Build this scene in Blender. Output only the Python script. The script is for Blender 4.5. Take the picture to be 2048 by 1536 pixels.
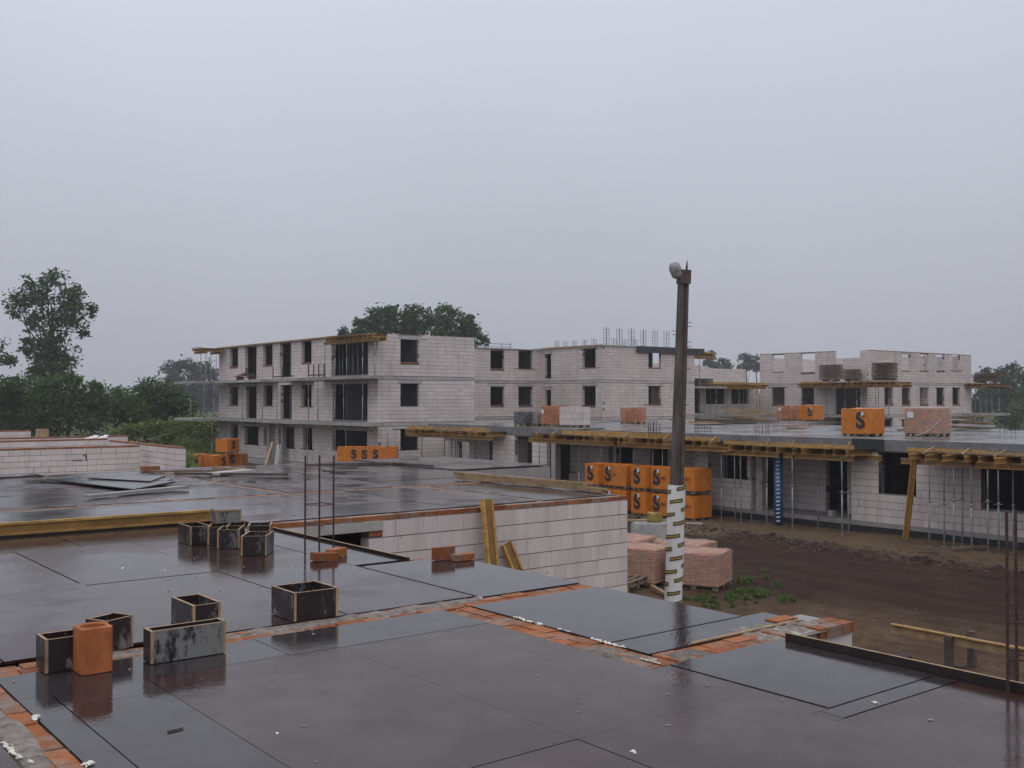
import bpy, bmesh, math, random
from mathutils import Vector, Matrix, noise
random.seed(7)
for o in list(bpy.data.objects): bpy.data.objects.remove(o)
S = bpy.context.scene
COL = S.collection

# ------------------------------------------------------------------ camera
FPX, CX, HY, EZ = 2065.0, 1024.0, 800.0, 4.4
PITCH = math.atan((HY - 768) / FPX)
AZ = math.radians(51.8)
FW = Vector((math.cos(AZ) * math.cos(PITCH), math.sin(AZ) * math.cos(PITCH), math.sin(PITCH)))
RT = Vector((math.sin(AZ), -math.cos(AZ), 0))
UP = RT.cross(FW)
EYE = Vector((0, 0, EZ))
cam_d = bpy.data.cameras.new('camera')
cam_d.lens = 36.0 * FPX / 2048.0
cam_d.sensor_width = 36.0
cam_d.clip_start = 0.05
cam_d.clip_end = 6000
cam = bpy.data.objects.new('camera', cam_d)
COL.objects.link(cam)
cam.matrix_world = Matrix(((RT.x, UP.x, -FW.x, 0), (RT.y, UP.y, -FW.y, 0), (RT.z, UP.z, -FW.z, EZ), (0, 0, 0, 1)))
S.camera = cam
S.render.resolution_x, S.render.resolution_y = 1024, 768

# ------------------------------------------------------------------ world (overcast, rain-wet day)
SUN_EL, SUN_AZ = math.radians(58), math.radians(200)
W = bpy.data.worlds.new('World'); S.world = W; W.use_nodes = True
wt = W.node_tree; wt.nodes.clear()
def wn(t, **k):
    n = wt.nodes.new(t)
    for a, b in k.items(): setattr(n, a, b)
    return n
w_out = wn('ShaderNodeOutputWorld'); w_bg = wn('ShaderNodeBackground')
w_bg.inputs['Strength'].default_value = 0.1
w_sky = wn('ShaderNodeTexSky', sky_type='NISHITA', sun_disc=False)
w_sky.sun_elevation = SUN_EL; w_sky.sun_rotation = SUN_AZ; w_sky.air_density = 2.0; w_sky.dust_density = 6.0
w_tc = wn('ShaderNodeTexCoord'); w_sep = wn('ShaderNodeSeparateXYZ')
wt.links.new(w_tc.outputs['Generated'], w_sep.inputs[0])
w_ramp = wn('ShaderNodeValToRGB')
el = w_ramp.color_ramp.elements
el[0].position = 0.0; el[0].color = (4.3, 4.5, 5.2, 1)
el[1].position = 1.0; el[1].color = (10.2, 10.5, 11.4, 1)
for p, c in ((0.06, (4.4, 4.6, 5.3, 1)), (0.16, (5.0, 5.22, 6.0, 1)), (0.34, (6.35, 6.6, 7.5, 1)), (0.6, (8.4, 8.7, 9.6, 1))):
    e = el.new(p); e.color = c
wt.links.new(w_sep.outputs['Z'], w_ramp.inputs[0])
w_nz = wn('ShaderNodeTexNoise'); w_nz.inputs['Scale'].default_value = 1.3; w_nz.inputs['Detail'].default_value = 5
wt.links.new(w_tc.outputs['Generated'], w_nz.inputs['Vector'])
w_map = wn('ShaderNodeMapRange'); w_map.inputs[1].default_value = 0.3; w_map.inputs[2].default_value = 0.7
w_map.inputs[3].default_value = 0.93; w_map.inputs[4].default_value = 1.06
wt.links.new(w_nz.outputs['Fac'], w_map.inputs[0])
w_mul = wn('ShaderNodeVectorMath', operation='SCALE')
wt.links.new(w_ramp.outputs[0], w_mul.inputs[0]); wt.links.new(w_map.outputs[0], w_mul.inputs['Scale'])
w_mix = wn('ShaderNodeMixRGB'); w_mix.inputs[0].default_value = 0.96
wt.links.new(w_sky.outputs[0], w_mix.inputs[1]); wt.links.new(w_mul.outputs[0], w_mix.inputs[2])
wt.links.new(w_mix.outputs[0], w_bg.inputs[0]); wt.links.new(w_bg.outputs[0], w_out.inputs[0])
sun_d = bpy.data.lights.new('sun', 'SUN'); sun_d.energy = 0.5; sun_d.angle = math.radians(50); sun_d.color = (1.0, 0.97, 0.93)
sun = bpy.data.objects.new('sun', sun_d); COL.objects.link(sun)
sdir = Vector((-math.cos(SUN_EL) * 0.75, -math.cos(SUN_EL) * 0.66, math.sin(SUN_EL)))
sun.rotation_euler = sdir.to_track_quat('Z', 'Y').to_euler()
S.view_settings.view_transform = 'Standard'; S.view_settings.look = 'None'
S.view_settings.exposure = 0.0; S.view_settings.gamma = 1.0
S.view_settings.use_curve_mapping = False

# ------------------------------------------------------------------ photo pixel -> point on a plane of the place
def ray(x, y): return FW + RT * ((x - CX) / FPX) + UP * ((768 - y) / FPX)
def atz(x, y, z): d = ray(x, y); return EYE + d * ((z - EZ) / d.z)
def atX(x, y, X): d = ray(x, y); return EYE + d * (X / d.x)
def atY(x, y, Y): d = ray(x, y); return EYE + d * (Y / d.y)
def atD(x, y, dist): return EYE + ray(x, y) * dist

# ------------------------------------------------------------------ materials
MATS = {}
def nodes_of(name):
    m = bpy.data.materials.new(name); m.use_nodes = True
    nt = m.node_tree
    return m, nt, nt.nodes['Principled BSDF']
def N(nt, t, **k):
    n = nt.nodes.new(t)
    for a, b in k.items(): setattr(n, a, b)
    return n
def noise_n(nt, scale, detail=4, rough=0.55, coord='Object', vec=None, stretch=None):
    tc = N(nt, 'ShaderNodeTexCoord'); src = tc.outputs[coord]
    if stretch:
        mp = N(nt, 'ShaderNodeMapping'); mp.inputs['Scale'].default_value = stretch
        nt.links.new(src, mp.inputs[0]); src = mp.outputs[0]
    n = N(nt, 'ShaderNodeTexNoise'); n.inputs['Scale'].default_value = scale
    n.inputs['Detail'].default_value = detail; n.inputs['Roughness'].default_value = rough
    nt.links.new(src, n.inputs['Vector'])
    return n
def pos_noise(nt, scale, detail=4, rough=0.55, stretch=None):
    g = N(nt, 'ShaderNodeNewGeometry'); src = g.outputs['Position']
    if stretch:
        mp = N(nt, 'ShaderNodeMapping'); mp.inputs['Scale'].default_value = stretch
        nt.links.new(src, mp.inputs[0]); src = mp.outputs[0]
    n = N(nt, 'ShaderNodeTexNoise'); n.inputs['Scale'].default_value = scale
    n.inputs['Detail'].default_value = detail; n.inputs['Roughness'].default_value = rough
    nt.links.new(src, n.inputs['Vector'])
    return n
def ramp(nt, src, stops):
    r = N(nt, 'ShaderNodeValToRGB'); e = r.color_ramp.elements
    e[0].position, e[0].color = stops[0][0], (*stops[0][1], 1)
    e[1].position, e[1].color = stops[-1][0], (*stops[-1][1], 1)
    for p, c in stops[1:-1]:
        q = e.new(p); q.color = (*c, 1)
    nt.links.new(src, r.inputs[0]); return r
def mixc(nt, fac, a, b, mode='MIX'):
    m = N(nt, 'ShaderNodeMixRGB', blend_type=mode)
    for i, v in ((0, fac), (1, a), (2, b)):
        if isinstance(v, (int, float)): m.inputs[i].default_value = v
        elif isinstance(v, tuple): m.inputs[i].default_value = (*v, 1)
        else: nt.links.new(v, m.inputs[i])
    return m.outputs[0]
def maprange(nt, src, a, b, c, d):
    m = N(nt, 'ShaderNodeMapRange')
    for i, v in enumerate((a, b, c, d)): m.inputs[i + 1].default_value = v
    nt.links.new(src, m.inputs[0]); return m.outputs[0]
def rnd(nt):
    oi = N(nt, 'ShaderNodeObjectInfo'); ge = N(nt, 'ShaderNodeNewGeometry')
    a = N(nt, 'ShaderNodeMath', operation='ADD'); f = N(nt, 'ShaderNodeMath', operation='FRACT')
    nt.links.new(oi.outputs['Random'], a.inputs[0]); nt.links.new(ge.outputs['Random Per Island'], a.inputs[1])
    nt.links.new(a.outputs[0], f.inputs[0]); return f.outputs[0]
def bump(nt, bsdf, h, strength, dist=0.02):
    b = N(nt, 'ShaderNodeBump'); b.inputs['Strength'].default_value = strength; b.inputs['Distance'].default_value = dist
    nt.links.new(h, b.inputs['Height']); nt.links.new(b.outputs[0], bsdf.inputs['Normal'])
def simple(name, col, rough=0.6, var=0.25, scale=6, bmp=0.15, metal=0.0, spec=0.5, stretch=None, bdist=0.01):
    m, nt, b = nodes_of(name)
    n = pos_noise(nt, scale, stretch=stretch)
    lo = tuple(c * (1 - var) for c in col); hi = tuple(min(1, c * (1 + var)) for c in col)
    r = ramp(nt, n.outputs['Fac'], ((0.28, lo), (0.72, hi)))
    v = maprange(nt, rnd(nt), 0, 1, 1 - var * 0.5, 1 + var * 0.5)
    vm = N(nt, 'ShaderNodeVectorMath', operation='SCALE')
    nt.links.new(r.outputs[0], vm.inputs[0]); nt.links.new(v, vm.inputs['Scale'])
    nt.links.new(vm.outputs[0], b.inputs['Base Color'])
    b.inputs['Roughness'].default_value = rough; b.inputs['Metallic'].default_value = metal
    b.inputs['Specular IOR Level'].default_value = spec
    if bmp: bump(nt, b, n.outputs['Fac'], bmp, bdist)
    MATS[name] = m; return m

# aerated concrete block
def mat_block():
    m, nt, b = nodes_of('aac_block')
    n1 = pos_noise(nt, 0.55, 5); n2 = pos_noise(nt, 14, 6, 0.7); n3 = pos_noise(nt, 2.2, 6, 0.65)
    base = mixc(nt, maprange(nt, rnd(nt), 0, 1, 0, 1), (0.58, 0.50, 0.478), (0.685, 0.605, 0.58))
    damp = mixc(nt, maprange(nt, n1.outputs['Fac'], 0.42, 0.7, 0, 0.55), base, (0.45, 0.395, 0.39))
    st = mixc(nt, maprange(nt, n3.outputs['Fac'], 0.60, 0.76, 0, 0.5), damp, (0.30, 0.265, 0.25))
    st = mixc(nt, maprange(nt, n2.outputs['Fac'], 0.3, 0.75, 0, 0.25), st, (0.72, 0.66, 0.645))
    n5 = pos_noise(nt, 1.0, 6, 0.7, stretch=(3.2, 3.2, .28)); st = mixc(nt, maprange(nt, n5.outputs['Fac'], 0.52, 0.72, 0, 0.42), st, (0.30, 0.27, 0.255))
    n6 = pos_noise(nt, 5.0, 4, 0.6); st = mixc(nt, maprange(nt, n6.outputs['Fac'], 0.68, 0.74, 0, 0.5), st, (0.22, 0.19, 0.18))
    nt.links.new(st, b.inputs['Base Color']); b.inputs['Roughness'].default_value = 0.9
    b.inputs['Specular IOR Level'].default_value = 0.2
    bump(nt, b, n2.outputs['Fac'], 0.25, 0.006); MATS['block'] = m
mat_block()
simple('mortar', (0.20, 0.185, 0.18), 0.95, 0.3, 9)
simple('concrete', (0.33, 0.315, 0.30), 0.8, 0.28, 2.5)
simple('concrete_pale', (0.42, 0.385, 0.375), 0.85, 0.2, 1.2)
simple('plinth', (0.27, 0.245, 0.24), 0.85, 0.2, 3)
simple('smear', (0.17, 0.142, 0.12), 0.75, 0.55, 15, 0.7, bdist=.015)
simple('tar', (0.025, 0.027, 0.032), 0.45, 0.4, 12)
def mat_brick(key, ca, cb_, dust):
    m, nt, b = nodes_of(key)
    n = pos_noise(nt, 9, 6, 0.7); n2 = pos_noise(nt, 3.0, 5, 0.6)
    c = mixc(nt, rnd(nt), ca, cb_)
    c = mixc(nt, maprange(nt, n2.outputs['Fac'], 0.5 - dust, 0.66 - dust, 0, 0.8), c, (0.235, 0.20, 0.175))
    n4 = pos_noise(nt, 34, 5, 0.75)
    c = mixc(nt, maprange(nt, n.outputs['Fac'], 0.45, 0.75, 0, 0.7), c, tuple(v * .38 for v in ca))
    c = mixc(nt, maprange(nt, n4.outputs['Fac'], 0.55, 0.72, 0, 0.55), c, (0.16, 0.11, 0.085))
    nt.links.new(c, b.inputs['Base Color'])
    b.inputs['Roughness'].default_value = 0.65; b.inputs['Specular IOR Level'].default_value = 0.22; bump(nt, b, mixc(nt, .5, n.outputs['Fac'], n4.outputs['Fac']), 0.7, 0.008); MATS[key] = m
mat_brick('brick', (0.23, 0.066, 0.020), (0.40, 0.135, 0.040), 0.03)
mat_brick('brick_dusty', (0.30, 0.135, 0.075), (0.40, 0.20, 0.12), 0.1)
simple('pallet_brick', (0.46, 0.185, 0.10), 0.8, 0.35, 4)
simple('clod', (0.062, 0.041, 0.029), 0.9, 0.5, 5, 0.6)
simple('gravel', (0.13, 0.098, 0.075), 0.9, 0.5, 5, 0.3)
simple('interior_shade', (0.085, 0.078, 0.078), 0.9, 0.25, 2)  # inner walls are pale block; indoor shade is put into this dark colour
simple('flue', (0.42, 0.125, 0.036), 0.6, 0.35, 9, 0.35)
def mat_ply(name, c0, c1, r0, r1, ripple, lo=0.34, hi=0.60):  # lo/hi: specular level of damp and standing-water areas
    # rain-wet film faced plywood: damp areas and standing water, scuffs, cement dust
    m, nt, b = nodes_of(name)
    big = pos_noise(nt, 0.38, 6, 0.62); mid = pos_noise(nt, 2.3, 6, 0.65); fine = pos_noise(nt, 24, 3, 0.5)
    rain = pos_noise(nt, 70, 2, 0.5); scuff = pos_noise(nt, 3.4, 8, 0.78, stretch=(.55, 2.2, 1)); sp = pos_noise(nt, 24, 3, 0.6)
    oi = N(nt, 'ShaderNodeObjectInfo')
    c = mixc(nt, rnd(nt), c0, c1)
    c = mixc(nt, maprange(nt, mid.outputs['Fac'], 0.45, 0.75, 0, 0.6), c, tuple(v * 1.7 for v in c1))
    c = mixc(nt, maprange(nt, scuff.outputs['Fac'], 0.57, 0.72, 0, 0.5), c, (0.085, 0.070, 0.066))
    c = mixc(nt, maprange(nt, sp.outputs['Fac'], 0.71, 0.77, 0, 0.45), c, (0.15, 0.125, 0.115))
    nt.links.new(c, b.inputs['Base Color'])
    wet = N(nt, 'ShaderNodeMath', operation='ADD')
    nt.links.new(maprange(nt, big.outputs['Fac'], 0.43, 0.53, 0, 1), wet.inputs[0])
    nt.links.new(maprange(nt, mid.outputs['Fac'], 0.3, 0.7, -0.4, 0.4), wet.inputs[1])
    w2 = N(nt, 'ShaderNodeMath', operation='ADD'); nt.links.new(wet.outputs[0], w2.inputs[0])
    nt.links.new(maprange(nt, oi.outputs['Random'], 0, 1, -0.18, 0.18), w2.inputs[1])
    rr = N(nt, 'ShaderNodeMath', operation='ADD')
    nt.links.new(maprange(nt, w2.outputs[0], 0.0, 1.0, r0, r1), rr.inputs[0]); nt.links.new(maprange(nt, scuff.outputs['Fac'], 0.5, 0.75, 0, 0.14), rr.inputs[1])
    nt.links.new(rr.outputs[0], b.inputs['Roughness'])
    nt.links.new(maprange(nt, w2.outputs[0], 0.0, 1.0, lo, hi), b.inputs['Specular IOR Level'])
    b.inputs['IOR'].default_value = 1.33
    h = mixc(nt, 0.35, fine.outputs['Fac'], rain.outputs['Fac'])
    bump(nt, b, h, ripple, 0.0045)
    MATS[name] = m
mat_ply('wet_slab', (0.125, 0.125, 0.13), (0.20, 0.20, 0.205), 0.5, 0.10, 0.25, 0.3, 0.55)
mat_ply('ply_brown', (0.029, 0.0135, 0.0125), (0.041, 0.021, 0.0195), 0.17, 0.05, 0.26, 0.42, 0.62)
mat_ply('ply_wet', (0.023, 0.0165, 0.0175), (0.033, 0.026, 0.0275), 0.13, 0.035, 0.22, 0.48, 0.66)
mat_ply('ply_damp', (0.050, 0.032, 0.032), (0.068, 0.047, 0.047), 0.46, 0.10, 0.2, 0.34, 0.55)
simple('ply_edge', (0.33, 0.22, 0.125), 0.7, 0.3, 9)
simple('ply_dark_edge', (0.022, 0.014, 0.012), 0.4, 0.3, 9)
def mat_boxface(name, amt):
    m, nt, b = nodes_of(name)
    n = noise_n(nt, 26, 9, 0.72, stretch=(1, 1, .55)); n2 = noise_n(nt, 5, 3, 0.5)
    a = N(nt, 'ShaderNodeMath', operation='ADD'); nt.links.new(n.outputs['Fac'], a.inputs[0])
    nt.links.new(maprange(nt, n2.outputs['Fac'], 0.3, 0.7, -0.12, 0.12), a.inputs[1])
    c = mixc(nt, maprange(nt, a.outputs[0], 0.56 - amt, 0.70 - amt, 0, 0.85), (0.020, 0.013, 0.013), (0.23, 0.23, 0.225))
    nt.links.new(c, b.inputs['Base Color']); b.inputs['Roughness'].default_value = 0.35
    bump(nt, b, n.outputs['Fac'], 0.3, 0.004); MATS[name] = m
mat_boxface('form_dark', -0.045); mat_boxface('form_mid', 0.05); mat_boxface('form_grey', 0.19)
simple('yellow_timber', (0.39, 0.22, 0.056), 0.55, 0.42, 5, 0.15, stretch=(1, 1, 4))
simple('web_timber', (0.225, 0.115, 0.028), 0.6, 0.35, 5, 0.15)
simple('tan_timber', (0.30, 0.20, 0.11), 0.7, 0.35, 6, 0.15)
simple('old_timber', (0.20, 0.145, 0.10), 0.75, 0.35, 7, 0.2)
simple('dark_timber', (0.085, 0.06, 0.05), 0.7, 0.4, 7, 0.2)
simple('stack_timber', (0.12, 0.078, 0.055), 0.75, 0.9, 7, 0.2)
simple('red_end', (0.30, 0.06, 0.03), 0.6, 0.2, 9)
simple('steel', (0.27, 0.28, 0.29), 0.5, 0.3, 10, 0.05, metal=0.35)
simple('rust', (0.060, 0.030, 0.024), 0.75, 0.45, 40, 0.2)
simple('thin_rod', (0.10, 0.09, 0.09), 0.7, 0.3, 20, 0)
simple('white_foam', (0.72, 0.70, 0.62), 0.8, 0.12, 20, 0.4)
simple('white_sheet', (0.72, 0.71, 0.69), 0.55, 0.08, 2, 0.2)
simple('label_paper', (0.66, 0.67, 0.70), 0.6, 0.08, 6, 0)
simple('black_ink', (0.022, 0.024, 0.026), 0.45, 0.2, 6, 0)
simple('stripe_yellow', (0.30, 0.22, 0.05), 0.6, 0.2, 8, 0)
simple('pole_concrete', (0.098, 0.079, 0.067), 0.9, 0.6, 5, 0.6, stretch=(1, 1, 0.3), bdist=.02)
simple('lamp_glass', (0.30, 0.285, 0.275), 0.35, 0.3, 14, 0.2)
simple('blue_tube', (0.035, 0.13, 0.32), 0.4, 0.2, 5, 0.05)
simple('grey_pack', (0.10, 0.105, 0.11), 0.5, 0.35, 3, 0.3)
simple('bark', (0.07, 0.058, 0.045), 0.9, 0.35, 6, 0.5)
def mat_film(name, col, rough=0.3):
    m, nt, b = nodes_of(name)
    n = noise_n(nt, 3.2, 6, 0.65); n2 = noise_n(nt, 10, 4, 0.6)
    r = ramp(nt, n.outputs['Fac'], ((0.3, tuple(c * 0.78 for c in col)), (0.7, tuple(min(1, c * 1.2) for c in col))))
    nt.links.new(r.outputs[0], b.inputs['Base Color']); b.inputs['Roughness'].default_value = rough
    h = mixc(nt, 0.35, n.outputs['Fac'], n2.outputs['Fac']); n3 = noise_n(nt, 4, 5, 0.6, stretch=(2.2, 2.2, .35)); h = mixc(nt, 0.45, h, n3.outputs['Fac']); bump(nt, b, h, 0.9, 0.07); MATS[name] = m
mat_film('orange_film', (0.56, 0.168, 0.012), 0.42)
def mat_shrink():
    m, nt, b = nodes_of('clear_film')
    tr = N(nt, 'ShaderNodeBsdfTransparent'); gl = N(nt, 'ShaderNodeBsdfPrincipled')
    gl.inputs['Base Color'].default_value = (0.66, 0.53, 0.45, 1); gl.inputs['Roughness'].default_value = 0.2
    n = noise_n(nt, 7.0, 8, 0.72, stretch=(1, 1, 2.2))
    bp = N(nt, 'ShaderNodeBump'); bp.inputs['Strength'].default_value = 0.9; bp.inputs['Distance'].default_value = 0.05
    nt.links.new(n.outputs['Fac'], bp.inputs['Height']); nt.links.new(bp.outputs[0], gl.inputs['Normal'])
    mx = N(nt, 'ShaderNodeMixShader')
    nt.links.new(maprange(nt, n.outputs['Fac'], 0.36, 0.72, 0.22, 0.5), mx.inputs[0])
    nt.links.new(tr.outputs[0], mx.inputs[1]); nt.links.new(gl.outputs[0], mx.inputs[2])
    nt.links.new(mx.outputs[0], nt.nodes['Material Output'].inputs[0]); MATS['clear_film'] = m
mat_shrink()
def mat_leaf(name, a, b_, rough=0.5):
    m, nt, b = nodes_of(name)
    n = pos_noise(nt, 0.35, 3)
    c = mixc(nt, rnd(nt), a, b_)
    c = mixc(nt, maprange(nt, n.outputs['Fac'], 0.35, 0.7, 0, 0.5), c, tuple(v * 0.7 for v in a))
    nt.links.new(c, b.inputs['Base Color']); b.inputs['Roughness'].default_value = rough
    b.inputs['Specular IOR Level'].default_value = 0.3
    t = N(nt, 'ShaderNodeBsdfTranslucent'); nt.links.new(c, t.inputs[0])
    mx = N(nt, 'ShaderNodeMixShader'); mx.inputs[0].default_value = 0.25
    nt.links.new(b.outputs[0], mx.inputs[1]); nt.links.new(t.outputs[0], mx.inputs[2])
    nt.links.new(mx.outputs[0], nt.nodes['Material Output'].inputs[0]); MATS[name] = m
mat_leaf('leaf_dark', (0.048, 0.088, 0.028), (0.082, 0.130, 0.042))
mat_leaf('leaf_mid', (0.062, 0.115, 0.030), (0.105, 0.160, 0.045))
mat_leaf('leaf_light', (0.13, 0.19, 0.045), (0.21, 0.26, 0.08))
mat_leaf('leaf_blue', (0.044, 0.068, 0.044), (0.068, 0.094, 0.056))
mat_leaf('grass_blade', (0.075, 0.13, 0.028), (0.14, 0.19, 0.05))
def mat_ground():
    m, nt, b = nodes_of('earth')
    g = N(nt, 'ShaderNodeNewGeometry'); sp = N(nt, 'ShaderNodeSeparateXYZ'); nt.links.new(g.outputs['Position'], sp.inputs[0])
    n1 = pos_noise(nt, 0.5, 6, 0.65); n2 = pos_noise(nt, 3.0, 8, 0.75); n3 = pos_noise(nt, 14, 6, 0.75); nw = pos_noise(nt, 0.25, 3)
    trk = pos_noise(nt, 1.0, 8, 0.72, stretch=(4.5, 0.55, 1))
    dirt = ramp(nt, n2.outputs['Fac'], ((0.28, (0.048, 0.028, 0.017)), (0.48, (0.105, 0.064, 0.038)), (0.72, (0.185, 0.122, 0.074))))
    mud = ramp(nt, trk.outputs['Fac'], ((0.28, (0.018, 0.0095, 0.0075)), (0.5, (0.041, 0.023, 0.0165)), (0.72, (0.074, 0.044, 0.031))))
    # mud road runs along Y between X about 21 and 29
    xw = N(nt, 'ShaderNodeMath', operation='ADD'); nt.links.new(sp.outputs['X'], xw.inputs[0])
    nt.links.new(maprange(nt, nw.outputs['Fac'], 0.2, 0.8, -2.6, 2.6), xw.inputs[1])
    a = maprange(nt, xw.outputs[0], 19.0, 22.5, 0, 1); c = maprange(nt, xw.outputs[0], 28.6, 29.8, 1, 0)
    rd = N(nt, 'ShaderNodeMath', operation='MULTIPLY'); nt.links.new(a, rd.inputs[0]); nt.links.new(c, rd.inputs[1])
    col = mixc(nt, rd.outputs[0], dirt.outputs[0], mud.outputs[0])
    col = mixc(nt, maprange(nt, n3.outputs['Fac'], 0.6, 0.8, 0, 0.4), col, (0.15, 0.105, 0.07))
    verge = maprange(nt, xw.outputs[0], 29.3, 30.6, 0, 0.55); col = mixc(nt, verge, col, mixc(nt, n2.outputs['Fac'], (0.075, 0.05, 0.033), (0.21, 0.15, 0.10)))
    # pasture far out
    yy = N(nt, 'ShaderNodeVectorMath', operation='LENGTH'); nt.links.new(g.outputs['Position'], yy.inputs[0])
    far = maprange(nt, yy.outputs['Value'], 62, 82, 0, 1)
    xs = maprange(nt, sp.outputs['X'], 22, 36, 1, 0)
    pm = N(nt, 'ShaderNodeMath', operation='MULTIPLY'); nt.links.new(far, pm.inputs[0]); nt.links.new(xs, pm.inputs[1])
    far2 = maprange(nt, yy.outputs['Value'], 115, 140, 0, 1)
    mxx = N(nt, 'ShaderNodeMath', operation='MAXIMUM'); nt.links.new(pm.outputs[0], mxx.inputs[0]); nt.links.new(far2, mxx.inputs[1])
    grass = ramp(nt, n1.outputs['Fac'], ((0.3, (0.030, 0.046, 0.016)), (0.7, (0.062, 0.078, 0.028))))
    col = mixc(nt, mxx.outputs[0], col, grass.outputs[0])
    nt.links.new(col, b.inputs['Base Color'])
    nt.links.new(maprange(nt, trk.outputs['Fac'], 0.25, 0.5, 0.6, 0.95), b.inputs['Roughness'])
    b.inputs['Specular IOR Level'].default_value = 0.15
    h = mixc(nt, 0.5, n2.outputs['Fac'], n3.outputs['Fac']); h = mixc(nt, 0.45, h, trk.outputs['Fac']); bump(nt, b, h, 1.0, 0.12); MATS['earth'] = m
mat_ground()

# ------------------------------------------------------------------ mesh helpers
class MB:
    def __init__(s): s.v, s.f, s.m = [], [], []
    def quadbox(s, pts, mi=0, mats=None):
        b = len(s.v); s.v += [tuple(p) for p in pts]
        fs = ((0, 3, 2, 1), (4, 5, 6, 7), (0, 1, 5, 4), (2, 3, 7, 6), (1, 2, 6, 5), (3, 0, 4, 7))
        for i, q in enumerate(fs):
            s.f.append(tuple(b + k for k in q)); s.m.append(mats[i] if mats else mi)
        return s
    def box(s, x0, x1, y0, y1, z0, z1, mi=0, mats=None):
        return s.quadbox([(x0, y0, z0), (x1, y0, z0), (x1, y1, z0), (x0, y1, z0), (x0, y0, z1), (x1, y0, z1), (x1, y1, z1), (x0, y1, z1)], mi, mats)
    def beam(s, p0, p1, w, h, mi=0, up=(0, 0, 1), off=0.0):
        p0, p1 = Vector(p0), Vector(p1); d = (p1 - p0).normalized(); u = Vector(up)
        if abs(d.dot(u)) > 0.98: u = Vector((1, 0, 0))
        r = d.cross(u).normalized(); u = r.cross(d).normalized()
        r, uu = r * (w / 2), u * (h / 2); o = u * off
        return s.quadbox([p0 - r - uu + o, p0 + r - uu + o, p1 + r - uu + o, p1 - r - uu + o, p0 - r + uu + o, p0 + r + uu + o, p1 + r + uu + o, p1 - r + uu + o], mi)
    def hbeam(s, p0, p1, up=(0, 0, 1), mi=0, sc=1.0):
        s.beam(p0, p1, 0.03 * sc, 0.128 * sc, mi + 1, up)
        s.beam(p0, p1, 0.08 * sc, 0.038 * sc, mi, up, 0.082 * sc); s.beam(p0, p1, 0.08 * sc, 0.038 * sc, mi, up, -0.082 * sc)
        return s
    def tube(s, p0, p1, r0, r1=None, n=8, mi=0, caps=True):
        r1 = r0 if r1 is None else r1
        p0, p1 = Vector(p0), Vector(p1); d = (p1 - p0).normalized(); u = Vector((0, 0, 1))
        if abs(d.dot(u)) > 0.98: u = Vector((1, 0, 0))
        a = d.cross(u).normalized(); c = a.cross(d).normalized(); b = len(s.v)
        for p, r in ((p0, r0), (p1, r1)):
            for k in range(n):
                t = 2 * math.pi * k / n; s.v.append(tuple(p + a * (r * math.cos(t)) + c * (r * math.sin(t))))
        for k in range(n):
            s.f.append((b + k, b + (k + 1) % n, b + n + (k + 1) % n, b + n + k)); s.m.append(mi)
        if caps:
            s.f.append(tuple(b + n - 1 - k for k in range(n))); s.m.append(mi)
            s.f.append(tuple(b + n + k for k in range(n))); s.m.append(mi)
        return s
    def mesh(s, name, mats, smooth=False):
        me = bpy.data.meshes.new(name); me.from_pydata(s.v, [], s.f); me.update()
        for x in ([mats] if isinstance(mats, str) else mats): me.materials.append(MATS[x])
        me.polygons.foreach_set('material_index', s.m)
        if smooth: me.polygons.foreach_set('use_smooth', [True] * len(me.polygons))
        return me
    def build(s, name, mats, parent=None, smooth=False):
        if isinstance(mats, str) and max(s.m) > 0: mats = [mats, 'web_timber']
        return obj(name, s.mesh(name, mats, smooth), parent)
WORLD = {}
def wm(o): return WORLD.get(o.name, Matrix.Identity(4))
def obj(name, me, parent=None, mat=None):
    o = bpy.data.objects.new(name, me); COL.objects.link(o)
    m = mat or Matrix.Identity(4)
    o.matrix_basis = m; WORLD[o.name] = m
    if parent is not None:
        o.parent = parent; o.matrix_parent_inverse = wm(parent).inverted()
    return o
def tag(o, label, cat, group=None):
    o['label'] = label; o['category'] = cat
    if group: o['group'] = group
    return o
def thing(name, label, cat, loc, group=None, rz=0.0):
    m = Matrix.Translation(Vector(loc)) @ Matrix.Rotation(rz, 4, 'Z')
    return tag(obj(name, None, None, m), label, cat, group)
def local(o, p, m=None):
    """part built in the thing's own coordinates"""
    o.parent = p; o.matrix_parent_inverse = Matrix.Identity(4); o.matrix_basis = m or Matrix.Identity(4)
    WORLD[o.name] = wm(p) @ o.matrix_basis; return o
def lpart(name, me, p, m=None):
    o = bpy.data.objects.new(name, me); COL.objects.link(o); return local(o, p, m)
UNIT = {}
def unit(mat):
    if mat not in UNIT: UNIT[mat] = MB().box(-.5, .5, -.5, .5, -.5, .5).mesh('unit_' + mat, mat)
    return UNIT[mat]
def piece(name, mat, x0, x1, y0, y1, z0, z1, parent):
    m = Matrix.Translation(((x0 + x1) / 2, (y0 + y1) / 2, (z0 + z1) / 2)) @ Matrix.Diagonal((x1 - x0, y1 - y0, z1 - z0, 1))
    return obj(name, unit(mat), parent, m)
ORD = ['first', 'second', 'third', 'fourth', 'fifth', 'sixth', 'seventh', 'eighth', 'ninth', 'tenth', 'eleventh', 'twelfth', 'thirteenth', 'fourteenth', 'fifteenth', 'sixteenth', 'seventeenth', 'eighteenth', 'nineteenth', 'twentieth']

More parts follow.
